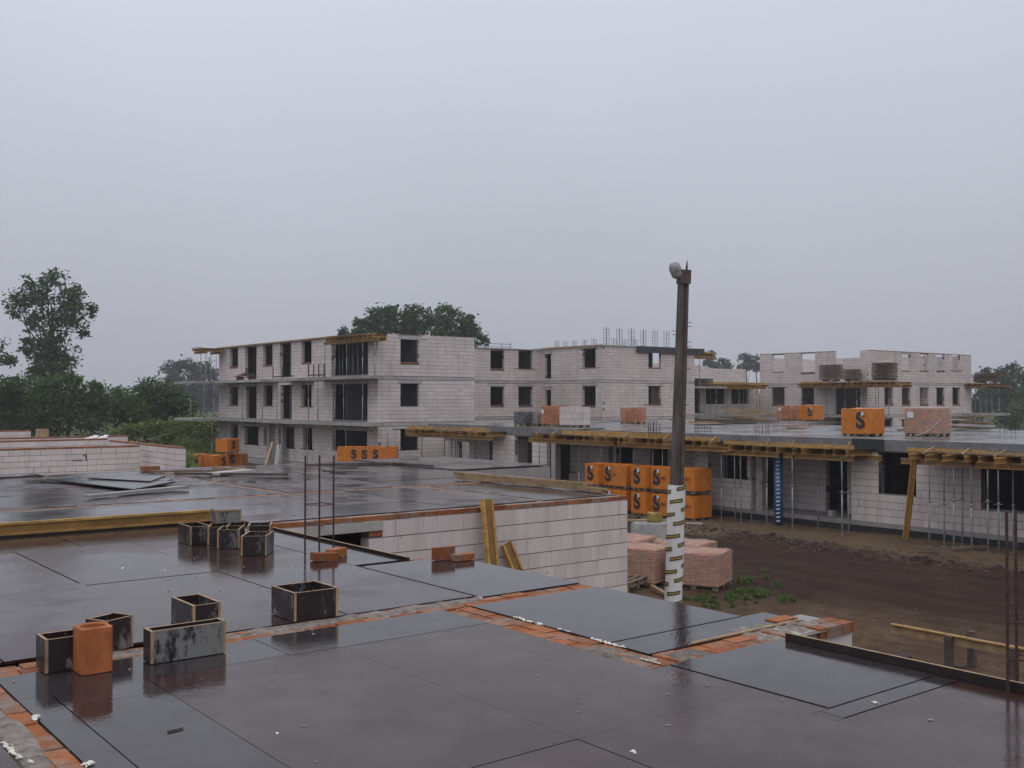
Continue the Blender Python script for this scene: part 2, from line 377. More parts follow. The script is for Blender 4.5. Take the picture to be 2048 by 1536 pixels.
# ------------------------------------------------------------------ block walls with openings
def sub_iv(a0, a1, cuts):
    out = [(a0, a1)]
    for c0, c1 in cuts:
        nx = []
        for p, q in out:
            if c1 <= p or c0 >= q: nx.append((p, q)); continue
            if c0 > p: nx.append((p, c0))
            if c1 < q: nx.append((c1, q))
        out = nx
    return [(p, q) for p, q in out if q - p > 0.02]
class Blocks:
    """collects the blocks of one building; the largest in view become parts, the rest one joined part"""
    def __init__(s, owner, budget, name='block'): s.o, s.n, s.l, s.name = owner, budget, [], name
    def add(s, bx, par): s.l.append((bx, par))
    def finish(s):
        def key(e):
            b = e[0]; return (b[0] + b[1]) ** 2 + (b[2] + b[3]) ** 2
        s.l.sort(key=key); vis = [e for e in s.l if e[2]] if False else s.l
        for bx, par in vis[:s.n]: piece(s.name, 'block', *bx, par)
        if len(vis) > s.n:
            mb = MB()
            for bx, par in vis[s.n:]: mb.box(*bx)
            o = mb.build('blockwork', 'block', s.o); o['kind'] = 'stuff'
COURSE = 0.25
def wall(owner, bl, axis, face, sgn, a0, a1, z0, z1, ops=(), th=0.24, lint=True, sill=None, bed=0.018, headj=0.006, top=None, seed=0, BL=0.6):
    """axis 'X': plane X=face, a runs along Y. sgn: direction from the seen face into the wall (+1/-1)."""
    rg = random.Random(seed + int(face * 10) + int(a0 * 7))
    def bx(p, q, u, v, d0, d1):
        f0, f1 = sorted((face + sgn * d0, face + sgn * d1))
        return (f0, f1, p, q, u, v) if axis == 'X' else (p, q, f0, f1, u, v)
    cuts = [(p, q, u, v) for p, q, u, v in ops]; lints = []
    for p, q, u, v in ops:
        if lint and v + 0.2 < z1: lints.append((max(a0, p - 0.2), min(a1, q + 0.2), v, min(z1, v + 0.23)))
    allc = cuts + lints
    core = MB(); zs = sorted({z0, z1} | {c for o in allc for c in (o[2], o[3]) if z0 < c < z1})
    for u, v in zip(zs, zs[1:]):
        zc = (u + v) / 2
        for p, q in sub_iv(a0, a1, [(o[0], o[1]) for o in allc if o[2] < zc < o[3]]):
            core.box(*bx(p + .004, q - .004, u, v, 0.022, th - 0.022))
    w = core.build('wall', 'mortar', owner)
    nc = max(1, int(round((z1 - z0) / COURSE))); ch = (z1 - z0) / nc
    for i in range(nc):
        u, v = z0 + i * ch, z0 + (i + 1) * ch
        off = rg.uniform(0, 0.6)
        # split course at openings that cover it (snap to half course)
        cc = [(o[0], o[1]) for o in allc if min(v, o[3]) - max(u, o[2]) > 0.45 * ch]
        part = [(o[2], o[3], o[0], o[1]) for o in allc if 0.02 < min(v, o[3]) - max(u, o[2]) <= 0.45 * ch]
        for p, q in sub_iv(a0, a1, cc):
            x = p; first = True
            while x < q - 0.01:
                L = (BL - off * BL / .6 if first and off < 0.5 else BL); first = False
                if rg.random() < 0.12: L *= rg.choice((0.5, 0.6, 0.75))
                e = min(q, x + L)
                if q - e < 0.2 * BL: e = q
                g = headj if rg.random() > 0.10 else headj * 3.0
                uu, vv = u + bed / 2, v - bed / 2
                for o2, o3, p2, q2 in part:
                    if e > p2 and x < q2:
                        if o2 <= u + .01: uu = max(uu, o3 + .004)
                        else: vv = min(vv, o2 - .004)
                j = rg.uniform(-0.003, 0.003)
                if vv - uu > 0.04: bl.add(bx(x + g / 2, e - g / 2, uu, vv, 0.0 + j, th + j), w)
                x = e
    for p, q, u, v in lints:
        piece('lintel', 'concrete_pale', *bx(p + .003, q - .003, u + .003, v - .003, -0.003, th + .003), w)
    if sill:
        for p, q, u, v in ops:
            if u > z0 + 0.3: piece('sill', sill, *bx(p + .004, q - .004, u + .004, u + 0.075, -0.03, th * 0.9), w)
    if top:
        x = a0
        while x < a1 - 0.05:
            e = min(a1, x + 0.26); piece('brick', 'brick', *bx(x + .006, e - .006, z1 + .006, z1 + .07, 0.0, th), w); x = e
    return w
def op(x0, x1, y0, y1, axis, face):
    ym = (y0 + y1) / 2; f = atX if axis == 'X' else atY; k = 1 if axis == 'X' else 0
    a = sorted((f(x0, ym, face)[k], f(x1, ym, face)[k])); xm = (x0 + x1) / 2
    return (a[0], a[1], f(xm, y1, face).z, f(xm, y0, face).z)

# ================================================================== SETTING: ground
GZ = -0.5
def ground_z(x, y):
    z = GZ
    d = math.hypot(x, y)
    k = 1.0 if 8 < x < 36 and -5 < y < 60 else 0.35
    z += 0.05 * k * noise.noise(Vector((x * 0.5, y * 0.5, 3.1))) + 0.035 * k * noise.noise(Vector((x * 1.7, y * 1.7, 9.0)))
    z += 0.02 * k * noise.noise(Vector((x * 4.1, y * 4.1, 1.0)))
    xr = x + 0.8 * math.sin(y * 0.13)
    if 19 < x < 34 and y < 70:
        z -= 0.13 * max(0, 1 - abs(xr - 24.7) / 3.6)
        for rx in (22.6, 24.3, 25.8, 27.4): z -= (0.09 + .05 * noise.noise(Vector((rx, y * .4, 0)))) * math.exp(-((xr - rx) / 0.26) ** 2) - .05 * math.exp(-((xr - rx - .5) / 0.25) ** 2)
        b = math.exp(-((xr - 29.1) / 0.55) ** 2)
        z += b * (0.12 + 0.34 * abs(noise.noise(Vector((x * 2.2, y * 2.2, 5.0)))))
    if d > 400: z = GZ
    return z
def axis_pts(lo, d0, d1, step, hi):
    p = [lo + (d0 - lo) * (1 - (1 - i / 14) ** 2.2) for i in range(14)]
    n = int((d1 - d0) / step); p += [d0 + i * step for i in range(n + 1)]
    p += [d1 + (hi - d1) * ((i / 14) ** 2.2) for i in range(1, 15)]
    return p
xs, ys = axis_pts(-2500, 9, 36, 0.22, 3500), axis_pts(-2500, 2, 46, 0.25, 3500)
nx = len(xs)
gv = [(x, y, ground_z(x, y)) for y in ys for x in xs]
gf = [(j * nx + i, j * nx + i + 1, (j + 1) * nx + i + 1, (j + 1) * nx + i) for j in range(len(ys) - 1) for i in range(nx - 1)]
gm = bpy.data.meshes.new('ground'); gm.from_pydata(gv, [], gf); gm.update(); gm.materials.append(MATS['earth'])
gm.polygons.foreach_set('use_smooth', [True] * len(gm.polygons))
g = obj('ground', gm); g['kind'] = 'structure'

# ================================================================== TREES
def leaf_cloud(lobes, size, dens, rg, droop=0.0, stretch=1.0):
    """lobes: (centre Vector, radius). small four-sided leaves in clumps"""
    v, f = [], []
    for c, r in lobes:
        nc = max(4, int(dens * 6.5 * math.pi * r * r / (size * size * .3 * 25)))
        for _ in range(nc):
            d = Vector((rg.gauss(0, 1), rg.gauss(0, 1), rg.gauss(0, 1))).normalized()
            cc = c + d * (r * rg.uniform(0.25, 1.0)); cc.z += (stretch - 1) * d.z * r * 0.5
            s = rg.uniform(0.10, 0.2) * r + size * 0.35
            for _ in range(int(rg.uniform(16, 34))):
                p = cc + Vector((rg.gauss(0, s), rg.gauss(0, s), rg.gauss(0, s * 0.8) + 0))
                a = Vector((rg.gauss(0, 1), rg.gauss(0, 1), rg.gauss(0, 0.7) + droop)).normalized()
                b = a.orthogonal().normalized(); b = (Matrix.Rotation(rg.uniform(0, 6.28), 3, a) @ b)
                L = size * rg.uniform(0.4, 1.4); wd = L * rg.uniform(0.38, 0.6)
                i = len(v); n = a.cross(b) * (L * 0.12)
                v += [tuple(p - a * L * .5), tuple(p + b * wd * .5 + n), tuple(p + a * L * .5), tuple(p - b * wd * .5 + n)]
                f.append((i, i + 1, i + 2, i + 3))
    return v, f
def tree(name, label, basex, dist, lobes, leaf, size, dens=1.0, group=None, trunk_r=0.22, seed=1, stretch=1.0, cat='tree', trunk=True):
    rg = random.Random(seed)
    b = atD(basex, 800, dist); base = Vector((b.x, b.y, ground_z(b.x, b.y) - 0.05))
    t = thing(name, label, cat, base, group)
    L3 = []
    for px, py, rp in lobes:
        c = atD(px, py, dist); r = rp * dist / FPX
        c += FW * rg.uniform(-0.5, 0.5) * r * 1.6; L3.append((c, r))
    v, f = leaf_cloud(L3, size, dens, rg, stretch=stretch)
    me = bpy.data.meshes.new('crown'); me.from_pydata(v, [], f); me.update(); me.materials.append(MATS[leaf])
    obj('crown', me, t)
    mb = MB(); zt = sum(c.z for c, r in L3) / len(L3); topz = max(c.z for c, r in L3)
    pts = [base]; n = 5; top = Vector((sum(c.x for c, r in L3) / len(L3), sum(c.y for c, r in L3) / len(L3), (zt + topz) / 2))
    for i in range(1, n + 1):
        q = base.lerp(top, i / n); q += Vector((rg.uniform(-.15, .15), rg.uniform(-.15, .15), 0)); pts.append(q)
    for i in range(n): mb.tube(pts[i], pts[i + 1], trunk_r * (1 - i / n * 0.8), trunk_r * (1 - (i + 1) / n * 0.8), 7, caps=(i == 0))
    for c, r in L3:
        k = rg.uniform(0.35, 0.9); q = base.lerp(top, k); 
        if (c - q).length > 0.5:
            m = q.lerp(c, 0.5) + Vector((0, 0, -0.1 * r))
            mb.tube(q, m, trunk_r * 0.32, trunk_r * 0.2, 5, caps=False); mb.tube(m, c, trunk_r * 0.2, trunk_r * 0.06, 5, caps=False)
    mb.build('trunk', 'bark', t, smooth=True)
    return t
tree('poplar_tree', 'tall loose-crowned tree rising above the bushes at far left', 100, 112,
     [(112, 553, 20), (62, 566, 18), (128, 590, 34), (78, 600, 36), (36, 600, 24), (28, 622, 17), (158, 618, 22), (182, 618, 15), (150, 585, 16), (112, 640, 36), (66, 640, 26), (150, 652, 18), (100, 685, 26), (64, 705, 20), (132, 712, 24), (102, 728, 30), (48, 690, 12), (160, 665, 12), (90, 560, 16), (100, 745, 30), (74, 742, 26), (132, 742, 26), (95, 712, 26), (118, 690, 22)], 'leaf_dark', 0.5, 0.62, seed=11, trunk_r=0.34)
tree('leaning_tree', 'leafy branch ends of a tree cut by the left picture edge', -60, 108, [(8, 716, 15), (-25, 705, 28), (22, 722, 9), (-60, 690, 40)], 'leaf_dark', 0.5, 0.7, seed=12, cat='tree')
GB = 'bushy trees behind the unroofed walls'
tree('bushy_tree', 'dark bushy tree at the left picture edge below the tall tree', 20, 96, [(15, 790, 40), (-12, 800, 45), (55, 788, 36), (45, 825, 40), (5, 845, 45), (70, 850, 35), (30, 770, 20)], 'leaf_dark', 0.42, 0.9, GB, seed=13)
tree('bushy_tree', 'broad dark bushy tree directly below the tall loose-crowned tree', 130, 94, [(120, 785, 42), (160, 800, 40), (90, 800, 40), (192, 795, 26), (198, 770, 14), (120, 830, 42), (180, 840, 36), (140, 765, 24), (95, 850, 32)], 'leaf_mid', 0.42, 0.9, GB, seed=14)
tree('bushy_tree', 'low green bushy tree between the two darker bushy trees', 245, 98, [(232, 800, 24), (252, 810, 32), (215, 818, 28), (282, 828, 32), (240, 838, 30)], 'leaf_mid', 0.42, 0.9, GB, seed=15)
tree('bushy_tree', 'round dark bushy tree left of the three-storey block', 318, 100, [(302, 785, 32), (330, 796, 36), (288, 806, 32), (358, 808, 28), (338, 828, 36), (372, 828, 26), (300, 835, 32)], 'leaf_dark', 0.42, 0.9, GB, seed=16)
tree('light_bush', 'light green bush under the far-end balconies of the three-storey block', 405, 92, [(385, 852, 22), (410, 858, 24), (432, 850, 18), (365, 862, 22), (420, 875, 22), (395, 880, 24)], 'leaf_light', 0.36, 0.8, GB, seed=19)
tree('light_bush', 'low light green bush in front of the round dark bushy tree', 300, 84, [(280, 862, 20), (310, 858, 22), (340, 862, 22), (255, 866, 20), (230, 864, 22), (325, 880, 22)], 'leaf_light', 0.36, 0.8, GB, seed=29)
GH = 'hazy trees far behind the bushes'
tree('hazy_tree', 'hazy blue-green far tree, left of a pair beside the three-storey block', 352, 270, [(340, 740, 17), (360, 734, 17), (345, 760, 22), (362, 780, 26), (348, 800, 26), (335, 785, 20)], 'leaf_blue', 0.9, 1.0, GH, seed=17, trunk_r=.4)
tree('hazy_tree', 'hazy blue-green far tree, right of a pair beside the three-storey block', 402, 275, [(388, 734, 16), (408, 738, 16), (424, 750, 16), (398, 760, 24), (425, 778, 24), (395, 790, 26), (420, 805, 26)], 'leaf_blue', 0.9, 1.0, GH, seed=18, trunk_r=.4)
GC = 'row of tall trees behind the three-storey block'
for i, (bx_, lb, lo) in enumerate(((735, 'leftmost', [(722, 655, 18), (742, 645, 22), (735, 675, 24), (712, 665, 12)]),
                                   (775, 'second from left', [(765, 640, 20), (785, 633, 18), (775, 665, 26), (760, 680, 22)]),
                                   (822, 'middle', [(808, 632, 18), (828, 628, 16), (842, 640, 20), (822, 662, 28)]),
                                   (880, 'tallest', [(862, 636, 18), (888, 628, 16), (905, 640, 18), (880, 660, 28), (900, 672, 22)]),
                                   (940, 'rightmost and lowest', [(928, 650, 18), (946, 655, 14), (962, 672, 12), (935, 676, 22), (970, 684, 8)]))):
    tree('row_tree', 'dense green tree, %s of the row above the block roof' % lb, bx_, 150, lo, 'leaf_dark', 0.6, 1.3, GC, seed=20 + i, stretch=1.6, trunk_r=.3)
tree('thin_sapling', 'thin sparse treetop just left of the dense tree row', 687, 140, [(688, 660, 8), (682, 668, 7)], 'leaf_blue', 0.45, 0.25, seed=27, trunk_r=.08)
GD = 'small far trees above the link wing'
for i, (bx_, lb, lo) in enumerate(((1422, 'widest of the small far treetops right of the concrete pole', [(1422, 714, 13), (1412, 728, 12), (1430, 730, 13)]),
                                   (1448, 'narrow far treetop right beside the widest one', [(1448, 722, 9), (1446, 736, 13)]),
                                   (1492, 'pointed far treetop left of the roofless upper storey', [(1491, 713, 10), (1485, 728, 13), (1500, 730, 12)]),
                                   (1513, 'far treetop touching the corner of the roofless upper storey', [(1512, 722, 8), (1514, 734, 11)]))):
    tree('far_tree', lb, bx_, 300, lo, 'leaf_blue', 1.0, 1.0, GD, seed=30 + i, trunk_r=.35)
GR = 'trees at the right picture edge'
for i, (bx_, d, lf, lb, lo) in enumerate(((1962, 200, 'leaf_blue', 'lower dark tree just right of the roofless storey', [(1952, 755, 14), (1972, 748, 13), (1960, 775, 20), (1975, 800, 26), (1955, 815, 22)]),
                                          (2012, 190, 'leaf_blue', 'tall dark tree behind the far beam stack at right', [(2002, 745, 16), (2022, 742, 14), (2010, 765, 24), (1998, 795, 28), (2025, 800, 28)]),
                                          (2060, 185, 'leaf_dark', 'dark tree cut off by the right picture edge', [(2045, 752, 18), (2060, 760, 26), (2050, 790, 30), (2060, 820, 30)]),
                                          (2035, 150, 'leaf_mid', 'light green bush at the foot of the right-edge trees', [(2018, 826, 17), (2040, 822, 18), (2000, 838, 14), (2030, 842, 20)]))):
    tree('edge_tree', lb, bx_, d, lo, lf, 0.75 if d > 160 else .5, 1.0, GR, seed=40 + i, trunk_r=.3)
# tall weeds and a distant wood: nobody could count them
def blades(n, place, size, rg, up=1.0):
    v, f = [], []
    for _ in range(n):
        p, s = place(rg); s *= size * rg.uniform(0.6, 1.4)
        a = Vector((rg.gauss(0, .45), rg.gauss(0, .45), up)).normalized() * s
        b = Vector((rg.gauss(0, 1), rg.gauss(0, 1), 0)).normalized() * (s * 0.16)
        i = len(v); bend = Vector((rg.gauss(0, .2), rg.gauss(0, .2), 0)) * s
        v += [tuple(p - b), tuple(p + b), tuple(p + a * .6 + b * .8), tuple(p + a + bend), tuple(p + a * .6 - b * .8)]
        f.append((i, i + 1, i + 2, i + 3, i + 4))
    return v, f
def stuff(name, v, f, mat, label, cat):
    me = bpy.data.meshes.new(name); me.from_pydata(v, [], f); me.update(); me.materials.append(MATS[mat])
    o = obj(name, me); o['kind'] = 'stuff'; o['label'] = label; o['category'] = cat; return o
rg = random.Random(5)
def weed_place(r):
    x = r.uniform(40, 372) if r.random() < .8 else r.uniform(372, 440); d = r.uniform(62, 92) if x < 372 else r.uniform(80, 92); p = atD(x, 800, d); p.z = GZ
    h = 0.75 + 0.8 * noise.noise(Vector((p.x * .25, p.y * .25, 0))); return p, max(.35, h)
stuff('weeds', *blades(26000, weed_place, 1.25, rg), 'leaf_light', 'tall green weeds growing between the bushes and the unroofed walls', 'weeds')
lob = []
for k in range(150):
    x = rg.uniform(-300, 2350); d = rg.uniform(430, 520); p = atD(x, 800, d); p.z = GZ + rg.uniform(1, 6); lob.append((p, rg.uniform(3, 6)))
stuff('distant_wood', *leaf_cloud(lob, 1.7, 1.0, rg), 'leaf_blue', 'distant hazy strip of woodland along the horizon', 'wood')

# ================================================================== repeated site gear
PROP = {}
def prop_meshes():
    PROP['outer'] = MB().tube((0, 0, 0), (0, 0, 1), 0.032, n=8).mesh('outer_tube', 'steel', True)
    PROP['inner'] = MB().tube((0, 0, 0), (0, 0, 1), 0.025, n=8).mesh('inner_tube', 'steel', True)
    PROP['plate'] = MB().box(-.07, .07, -.07, .07, 0, .012).mesh('plate', 'steel')
    c = MB().tube((0, 0, -.05), (0, 0, .05), 0.044, n=8); c.tube((-.14, 0, 0), (.14, .03, -.03), 0.009, n=5)
    PROP['collar'] = c.mesh('collar', 'steel', True)
prop_meshes()
prop_n = {}
def prop(x, y, z0, z1, label, group, simple_=False):
    i = prop_n.get(label, 0); prop_n[label] = i + 1
    t = thing('steel_prop', label % ORD[min(i, 19)] if '%s' in label else label, 'prop', (x, y, z0), group, random.uniform(0, 3))
    t.rotation_euler.x = random.uniform(-.012, .012); t.rotation_euler.y = random.uniform(-.012, .012)
    h = z1 - z0; k = h * random.uniform(0.5, 0.62)
    lpart('outer_tube', PROP['outer'], t, Matrix.Diagonal((1, 1, k, 1)))
    lpart('inner_tube', PROP['inner'], t, Matrix.Translation((0, 0, k)) @ Matrix.Diagonal((1, 1, h - k - .012, 1)))
    lpart('base_plate', PROP['plate'], t); lpart('top_plate', PROP['plate'], t, Matrix.Translation((0, 0, h - .012)))
    if not simple_: lpart('collar', PROP['collar'], t, Matrix.Translation((0, 0, k)))
    return t
def formwork(name, label, face, y0, y1, ztop, proj, group, step=0.6, stub=0.35, edge=0.24, seed=0, prim=2, brace=True):
    """timber balcony formwork hung in front of plane X=face: edge boards, plywood, joists, two ledger beams, braces"""
    rg = random.Random(seed); t = thing(name, label, 'formwork', (face - proj, (y0 + y1) / 2, ztop - .7), group)
    xf = face - proj
    n = max(1, int((y1 - y0) / 2.3)); L = (y1 - y0) / n
    for i in range(n):
        a, b = y0 + i * L + .006, y0 + (i + 1) * L - .006
        if rg.random() > .12: MB().box(xf, xf + .027, a, b, ztop - edge, ztop - edge * rg.choice((0, 0, .1, .35, .5)) + rg.uniform(-.01, .015)).build('edge_board', rg.choice(('yellow_timber', 'yellow_timber', 'tan_timber', 'old_timber')), t)
        MB().box(xf + .03, face - .01, a, b, ztop - edge - .002, ztop - edge + .019).build('plywood_sheet', 'ply_brown', t)
    y = y0 + .12; k = 0
    while y < y1:
        s = stub * rg.uniform(0.2, 1.9)
        MB().hbeam((xf - s, y + rg.uniform(-.12, .12), ztop - edge - .105), (face + .0, y + rg.uniform(-.05, .05), ztop - edge - .105)).build('joist', 'yellow_timber' if rg.random() > .25 else 'tan_timber', t)
        if brace and k % 2 == 0:
            MB().beam((xf - s + .08, y + .05, ztop - edge + .02), (xf - .01, y + .05, ztop - .03), .05, .05).build('brace', 'tan_timber', t)
        y += step; k += 1
    for q in range(int((y1 - y0) / .8)):
        yy = rg.uniform(y0 + .3, y1 - .3); l_ = rg.uniform(.5, 1.4); xx = xf - rg.uniform(.03, .22); zz = ztop - edge + rg.uniform(.03, .05)
        if zz - .02 > ztop - edge: MB().beam((xx, max(y0, yy - l_), zz), (xx + rg.uniform(-.1, .02), min(y1, yy + l_), zz + rg.uniform(0, .03)), .09, .045).build('loose_plank', rg.choice(('tan_timber', 'old_timber', 'yellow_timber')), t)
    for j in range(prim):
        x = xf + .12 - j * 0.0 + j * (proj - .35); q = y0 - rg.uniform(-.3, .7)
        while q < y1:
            e = min(y1 + .25, q + rg.uniform(2.6, 3.6))
            MB().hbeam((x, q, ztop - edge - .31 + rg.uniform(-.004, .004)), (x + rg.uniform(-.12, .05), e, ztop - edge - .31)).build('ledger_beam', rg.choice(('yellow_timber', 'yellow_timber', 'tan_timber')), t); q = e + rg.uniform(-.0, .35)
    return t
LET = {}
def letter_mesh(body, mat, size, off=0.0):
    k = (body, mat, size, off)
    if k not in LET:
        cu = bpy.data.curves.new('letter', 'FONT'); cu.body = body; cu.size = size; cu.offset = off; cu.extrude = 0.004
        cu.align_x = 'CENTER'; cu.align_y = 'CENTER'
        o = bpy.data.objects.new('tmp_letter', cu); COL.objects.link(o)
        bpy.context.view_layer.update(); dg = bpy.context.evaluated_depsgraph_get()
        me = bpy.data.meshes.new_from_object(o.evaluated_get(dg)); me.materials.clear(); me.materials.append(MATS[mat])
        bpy.data.objects.remove(o); LET[k] = me
    return LET[k]
def face_mat(x, y, z, side):
    """text on a face looking towards -X or -Y"""
    if side == 'X': r = Matrix(((0, 0, -1), (-1, 0, 0), (0, 1, 0))).to_4x4()
    else: r = Matrix(((1, 0, 0), (0, 0, -1), (0, 1, 0))).to_4x4()
    return Matrix.Translation((x, y, z)) @ r
PALW = {}
def pallet_mesh(w, d):
    k = (round(w, 2), round(d, 2))
    if k not in PALW:
        mb = MB()
        for i in range(5):
            y = -d / 2 + d * i / 4 * 0.9 + .05 * d; mb.box(-w / 2, w / 2, y - .045, y + .045, .102, .122)
        for x in (-w / 2 + .06, 0, w / 2 - .06):
            mb.box(x - .05, x + .05, -d / 2, d / 2, .078, .100); mb.box(x - .05, x + .05, -d / 2, d / 2, 0, .018)
            for y in (-d / 2 + .07, 0, d / 2 - .07): mb.box(x - .048, x + .048, y - .07, y + .07, .02, .077)
        PALW[k] = mb.mesh('pallet', 'old_timber')
    return PALW[k]
def soft_box(w, d, h, z0, rg, n=9, puff=0.006, sag=0.02):
    """film wrapped body with dented, rounded faces"""
    bm = bmesh.new(); bmesh.ops.create_grid(bm, x_segments=1, y_segments=1, size=.5); bm.free()
    v, f, idx = [], [], {}
    def P(i, j, k):
        if (i, j, k) in idx: return idx[i, j, k]
        x, y, z = i / n - .5, j / n - .5, k / n
        px, py, pz = x * w, y * d, z0 + z * h
        o = Vector((px, py, pz * 1.0)); s = rg.random() * 50
        def nn(q): return noise.noise(Vector((px * 2.3 + q, py * 2.3 + w * 9 + d * 5, pz * 2.3 + h)))
        e = (1 - (2 * x) ** 4) * (1 - (2 * y) ** 4)
        if i in (0, n): px += (1 if i else -1) * (puff * (1 - (2 * y) ** 4) + .016 * nn(0) * (1 - (2 * y) ** 6))
        if j in (0, n): py += (1 if j else -1) * (puff * (1 - (2 * x) ** 4) + .016 * nn(7) * (1 - (2 * x) ** 6))
        if k == n: pz += sag * nn(3) * 2 - .012 * (abs(2 * x) ** 6 + abs(2 * y) ** 6)
        idx[i, j, k] = len(v); v.append((px, py, pz)); return idx[i, j, k]
    for a in range(n):
        for b in range(n):
            f.append((P(a, b, n), P(a + 1, b, n), P(a + 1, b + 1, n), P(a, b + 1, n)))
            f.append((P(a, b, 0), P(a, b + 1, 0), P(a + 1, b + 1, 0), P(a + 1, b, 0)))
            f.append((P(a, 0, b), P(a + 1, 0, b), P(a + 1, 0, b + 1), P(a, 0, b + 1)))
            f.append((P(a, n, b), P(a, n, b + 1), P(a + 1, n, b + 1), P(a + 1, n, b)))
            f.append((P(0, a, b), P(0, a, b + 1), P(0, a + 1, b + 1), P(0, a + 1, b)))
            f.append((P(n, a, b), P(n, a + 1, b), P(n, a + 1, b + 1), P(n, a, b + 1)))
    return v, f
def orange_pack(x, y, z, w, d, h, label, group, letters=('X',), rz=0.0, ls=0.62, loff=0.0, tagpaper=True):
    """w along X, d along Y"""
    rg = random.Random(int(x * 100 + y * 31 + z * 7)); t = thing('wrapped_block_pack', label, 'block pack', (x, y, z), group, rz)
    lpart('pallet', pallet_mesh(w * .96, d * .96), t)
    v, f = soft_box(w, d, h - .12, .12, rg); me = bpy.data.meshes.new('film_wrap'); me.from_pydata(v, [], f); me.update(); me.materials.append(MATS['orange_film'])
    me.polygons.foreach_set('use_smooth', [True] * len(me.polygons))
    me.set_sharp_from_angle(angle=math.radians(38)); lpart('film_wrap', me, t)
    S_ = letter_mesh('S', 'black_ink', 0.86 * ls / 0.62, 0.032)
    for sd in letters:
        zz = .12 + (h - .12) * .5
        if sd == 'X':
            lpart('letter', S_, t, face_mat(-w / 2 - .026, loff, zz, 'X'))
            bar = MB(); bar.box(-w / 2 - .028, -w / 2 - .02, loff - .52, loff - .26, zz + .03, zz + .06); bar.box(-w / 2 - .028, -w / 2 - .02, loff - .46, loff - .26, zz - .03, zz)
            if d / 2 > abs(loff - .52): lpart('print_bar', bar.mesh('print_bar', 'dark_timber'), t)
            if tagpaper: lpart('paper_label', MB().box(-w / 2 - .036, -w / 2 - .031, loff - .16, loff - .04, zz + .22, zz + .36).mesh('paper_label', 'label_paper'), t)
        else:
            lpart('letter', S_, t, face_mat(loff, -d / 2 - .026, zz, 'Y'))
            bar = MB(); bar.box(loff + .26, loff + .5, -d / 2 - .028, -d / 2 - .02, zz + .03, zz + .06)
            if w / 2 > abs(loff + .5): lpart('print_bar', bar.mesh('print_bar', 'dark_timber'), t)
    return t
def brick_pack(x, y, z, w, d, h, label, group, rz=0.0, mat='pallet_brick', film=True, paper='X', bl=.25, bh=.075):
    rg = random.Random(int(x * 90 + y * 17)); t = thing('brick_pallet', label, 'brick pallet', (x, y, z), group, rz)
    lpart('pallet', pallet_mesh(w * .98, d * .98), t)
    mb = MB(); n = max(1, int((h - .122) / bh)); hh = (h - .122) / n
    for k in range(n):
        nxk, nyk = max(1, round(w / bl)), max(1, round(d / .12))
        if k % 2: nxk, nyk = max(1, round(w / .12)), max(1, round(d / bl))
        for i in range(nxk):
            for j in range(nyk):
                if 0 < i < nxk - 1 and 0 < j < nyk - 1 and k < n - 1: continue
                ww, dd = w / nxk, d / nyk; cx, cy = -w / 2 + (i + .5) * ww + rg.uniform(-.006, .006), -d / 2 + (j + .5) * dd + rg.uniform(-.006, .006)
                mb.box(cx - ww / 2 + .006, cx + ww / 2 - .006, cy - dd / 2 + .006, cy + dd / 2 - .006, .124 + k * hh + .007, .124 + (k + 1) * hh - .007)
    o = lpart('brick_stack', mb.mesh('brick_stack', mat), t); o['kind'] = 'stuff'
    if film:
        v, f = soft_box(w + .05, d + .05, h - .08, .13, rg, 8, .02, .04); me = bpy.data.meshes.new('clear_film'); me.from_pydata(v, [], f); me.update()
        me.materials.append(MATS['clear_film']); me.polygons.foreach_set('use_smooth', [True] * len(me.polygons)); me.set_sharp_from_angle(angle=math.radians(38)); lpart('clear_film', me, t)
    if paper == 'X': lpart('paper_label', MB().box(-w / 2 - .066, -w / 2 - .06, d * .18, d * .38, h * .66, h * .88).mesh('paper_label', 'label_paper'), t)
    if paper == 'Y': lpart('paper_label', MB().box(w * .2, w * .36, -d / 2 - .066, -d / 2 - .06, h * .66, h * .88).mesh('paper_label', 'label_paper'), t)
    return t

# ================================================================== THREE-STOREY BLOCK (left of centre)
def rect_part(name, mat, par, *b): return piece(name, mat, *b, par)
TX, TY, TX1, TY1 = 33.5, 56.2, 41.0, 81.5
tb = thing('apartment_block', 'three-storey white block building shell with balconies, left of centre', 'building', (TX, TY, GZ))
bl = Blocks(tb, 300)
oX = lambda *a: op(*a, 'X', TX)
oY = lambda *a: op(*a, 'Y', TY)
wall(tb, bl, 'X', TX, 1, TY, TY1, 0.0, 2.72, [oX(461, 476, 849, 885), oX(489, 517, 853, 890), oX(527, 545, 854, 892), oX(557, 588, 854, 897), oX(606, 624.5, 856, 900), oX(665, 734, 861, 904)], seed=1)
wall(tb, bl, 'X', TX, 1, TY, TY1, 2.98, 5.67, [oX(459, 476, 774, 812), oX(492, 513, 773, 836), oX(527, 545, 771, 813), oX(561, 583.5, 770, 837), oX(603, 623, 770, 815), oX(665, 735, 768, 840)], seed=2, sill='brick')
wall(tb, bl, 'X', TX, 1, TY, TY1, 5.93, 8.6, [oX(459, 476, 697, 735), oX(490, 513, 694, 756), oX(526, 545, 690, 732), oX(560, 582.4, 687, 754), oX(603, 623, 683, 727), oX(663, 736, 685, 750)], seed=3, sill='brick')
